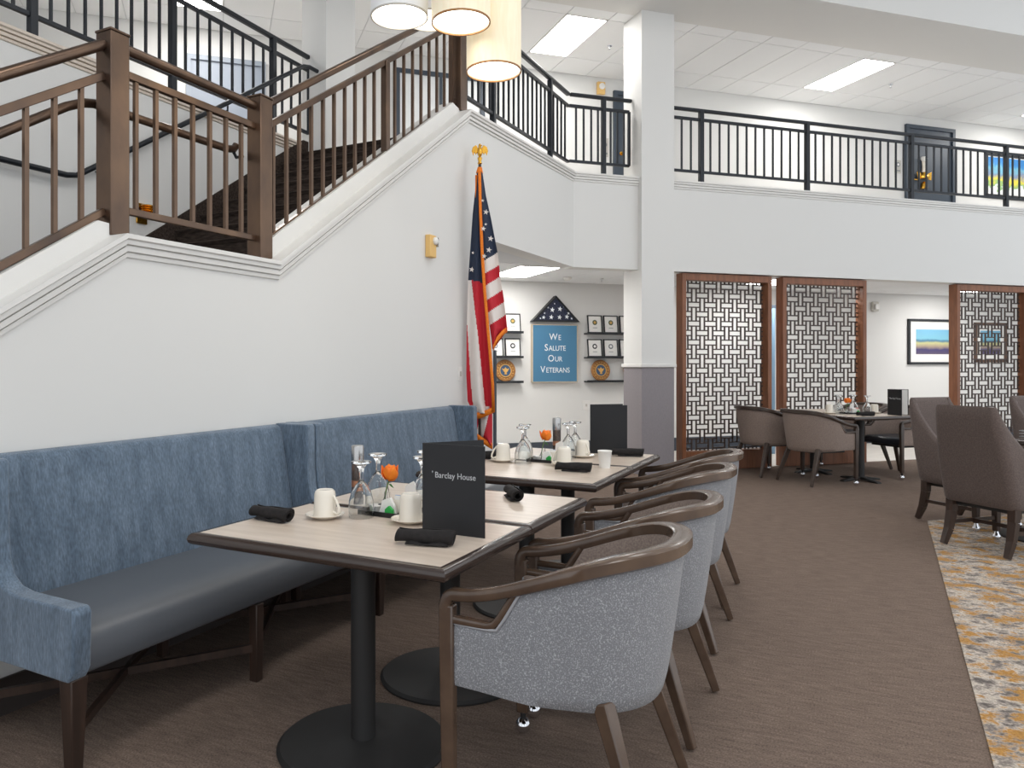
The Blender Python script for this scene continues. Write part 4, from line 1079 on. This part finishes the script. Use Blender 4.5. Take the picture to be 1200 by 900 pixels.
# ------------------------------------------------------------------ lattice screens
def screen(label, Ea, Eb):
    wd = Eb - Ea
    t = thing('lattice_screen', label, 'screen', W(8.04, Ea), R45, 'carved wooden lattice screens')
    z1 = 2.445; st_, tp, bt = .058, .085, .24; dp = .13
    MB().box(0, st_, 0, dp, .004, z1).build('stile', 'screen_wood', t, bevel=.003); MB().box(wd - st_, wd, 0, dp, .004, z1).build('stile', 'screen_wood', t, bevel=.003)
    MB().box(st_, wd - st_, 0, dp, z1 - tp, z1).build('rail', 'screen_wood', t, bevel=.003); MB().box(st_, wd - st_, 0, dp, .004, bt).build('rail', 'screen_wood', t, bevel=.003)
    nx = 10; P = (wd - 2 * st_) / nx; nz = round((z1 - tp - bt) / P); PZ = (z1 - tp - bt) / nz
    m = MB(); a, th = .27, .135; y0, y1 = .098, .112
    X0, X1, Z0, Z1 = st_, wd - st_, bt, z1 - tp
    def bar(xa, xb, za, zb):
        xa, xb = max(xa, X0), min(xb, X1); za, zb = max(za, Z0), min(zb, Z1)
        if xb - xa > .004 and zb - za > .004: m.box(xa, xb, y0, y1, za, zb)
    for j in range(nz):
        zc = Z0 + (j + .5) * PZ
        for i in range(-1, nx + 1):
            xc = X0 + (i + .5) * P
            if (i + j) % 2 == 0:    # horizontal strand on top
                for s_ in (-1, 1): bar(xc - P + a * P, xc + P - a * P, zc + s_ * a * PZ - th * PZ / 2, zc + s_ * a * PZ + th * PZ / 2)
    for i in range(nx):
        xc = X0 + (i + .5) * P
        for j in range(-1, nz + 1):
            zc = Z0 + (j + .5) * PZ
            if (i + j) % 2 != 0:
                for s_ in (-1, 1): bar(xc + s_ * a * P - th * P / 2, xc + s_ * a * P + th * P / 2, zc - PZ + a * PZ, zc + PZ - a * PZ)
    m.build('lattice', 'lattice_wood', t)
    return t
screen('brown wooden lattice screen next to the tall white column', 5.492, 6.819)
screen('brown wooden lattice screen in the middle, behind the far table', 6.991, 8.349)
screen('brown wooden lattice screen at the right edge of the picture', 9.947, 11.33)

# ------------------------------------------------------------------ corridor and upstairs wall things
def framed(name, label, E, z, w_, h_, fr, matw, printm, fmat='frame_black'):
    t = wall_thing(name, label, 'picture', E, z)
    f = MB()
    for a in ((0, fr, 0, h_), (w_ - fr, w_, 0, h_), (0, w_, 0, fr), (0, w_, h_ - fr, h_)): f.box(a[0], a[1], -.035, -.002, a[2], a[3])
    f.build('frame', fmat, t)
    MB().box(fr, w_ - fr, -.015, -.003, fr, h_ - fr).build('mat_board', 'paper', t)
    o = MB().box(0, w_ - 2 * matw, -.0015, 0, 0, h_ - 2 * matw).build('print', printm, t); o.location = (matw, -.0155, matw)
    return t
framed('framed_picture', 'framed seaside landscape print on the corridor wall', 11.25, 1.315, 1.12, .775, .04, .175, 'landscape_print')
framed('framed_picture', 'brown framed picture glimpsed through the right lattice screen', 12.75, 1.35, .75, .7, .05, .14, 'landscape_print', 'frame_brown')
framed('framed_picture', 'bright yellow and blue framed painting upstairs at the right edge', 13.0, 4.28, 1.5, .78, .05, .07, 'bright_print')
sn = wall_thing('motion_sensor', 'small beige sensor box high on the corridor wall', 'sensor', 10.53, 2.28)
MB().box(-.06, .06, -.05, 0, -.08, .08).build('housing', 'plastic_grey', sn, bevel=.006); MB().box(-.03, .05, -.075, -.05, -.05, .04).build('lens', 'plastic_white', sn, bevel=.006)
def door(n, E_a, E_b, z0, z1, m_, leaf=True, label=None):
    d = MB(); fw = .06
    d.box(E_a, E_a + fw, 9.955, 10.0, z0, z1); d.box(E_b - fw, E_b, 9.955, 10.0, z0, z1); d.box(E_a + fw, E_b - fw, 9.955, 10.0, z1 - fw, z1)
    o = struct(d.build('door_%d' % n, m_, rotz=R45), label)
    MB().box(E_a + fw, E_b - fw, 9.985, 10.0, z0, z1 - fw).build('door_leaf', m_, o)
    h = MB(); h.tube([(E_a + .13, 9.985, z0 + 1.0), (E_a + .13, 9.93, z0 + 1.0), (E_a + .24, 9.93, z0 + 1.0)], .011, 8); h.lathe([(.028, 0), (.028, .008)], 14, (E_a + .13, 9.985, z0 + 1.0), axis='y'); h.build('door_handle', 'gold', o, smooth=50)
    return o
door(1, 11.19, 12.28, ZF, 5.39, 'slate_door', label='dark slate door on the upper floor at the right')
door(2, 5.64, 6.62, ZF, 5.37, 'slate_door', label='dark slate door on the upper floor behind the column')
door(3, -.35, .62, ZF, 5.2, 'grey_door', label='blue-grey door on the upper floor behind the left railing')
gl = MB(); gl.box(2.33, 2.39, 9.955, 10.0, ZF, 5.33); gl.box(3.55, 3.61, 9.955, 10.0, ZF, 5.33); gl.box(2.39, 3.55, 9.955, 10.0, 5.27, 5.33); gl.box(2.95, 2.99, 9.955, 10.0, ZF, 5.27)
gl = struct(gl.build('door_5', 'slate_door', rotz=R45), 'dark framed doors with pale frosted panes at the head of the stairs')
for a_, b_ in ((2.39, 2.95), (2.99, 3.55)): MB().box(a_, b_, 9.98, 9.995, ZF, 5.27).build('pane', 'frosted', gl)
d4 = struct(MB().box(0, .16, 0, .045, .004, 2.14).build('door_4', 'blue_door', loc=W(9.2, 7.86), rotz=R(100)), 'blue door edge in the gap between the left screens')
MB().box(0, .16, -.01, .055, 2.14, 2.19).build('door_top_rail', 'slate_door', d4)
orn = wall_thing('door_ornament', 'brass bell ornament hanging on the upstairs slate door', 'ornament', 11.56, 4.28, 9.95)
MB().lathe([(.0, .58), (.05, .57), (.055, .54), (.03, .5), (.0, .5)], 16, axis='z').build('hanger', 'paper', orn, smooth=50)
MB().tube([(0, 0, .5), (.012, 0, .4), (0, 0, .3)], .035, 10).build('ribbon', 'ceramic', orn, smooth=50)
MB().lathe([(.0, .32), (.04, .31), (.07, .26), (.085, .21), (.08, .2), (.0, .2)], 18).build('bell', 'gold', orn, smooth=50)
for s_ in (-1, 1): MB().prism([(s_ * .06, .2), (s_ * .15, .18), (s_ * .16, .32), (s_ * .09, .3)], -.015, .0, axis='y').build('bow_loop', 'gold', orn, bevel=.004)
MB().lathe([(.0, .16), (.035, .14), (.055, .06), (.06, .03), (.0, .03)], 16).build('bell', 'gold', orn, smooth=50)
def sign_plate(label, E, z, w_, h_):
    t = wall_thing('room_sign', label, 'sign', E, z); MB().box(-w_ / 2, w_ / 2, -.012, 0, -h_ / 2, h_ / 2).build('plate', 'plastic_grey', t, bevel=.003)
    MB().lathe([(w_ * .3, 0), (w_ * .3, .003)], 20, (0, -.012, h_ * .15), axis='y').build('emblem', 'seal_grey', t); MB().lathe([(w_ * .16, 0), (w_ * .16, .005)], 20, (0, -.012, h_ * .15), axis='y').build('emblem_centre', 'plastic_white', t)
    MB().box(-w_ * .35, w_ * .35, -.014, -.011, -h_ * .36, -h_ * .28).build('text_line', 'seal_grey', t)
sign_plate('small room sign beside the upstairs slate door', 11.04, 4.66, .13, .22)
sign_plate('small notice on the upstairs wall left of the white column', 5.5, 4.52, .12, .28)
sb = wall_thing('emergency_light', 'yellowish emergency light on the upstairs wall left of the column', 'emergency light', 5.43, 5.38)
MB().box(-.06, .06, -.05, 0, -.09, .09).build('housing', 'alarm_tan', sb, bevel=.006); MB().lathe([(.045, 0), (.045, .02), (.02, .03), (.0, .03)], 18, (.0, -.05, .02), axis='y').build('strobe', 'plastic_white', sb, smooth=50)
bpy.context.view_layer.update()
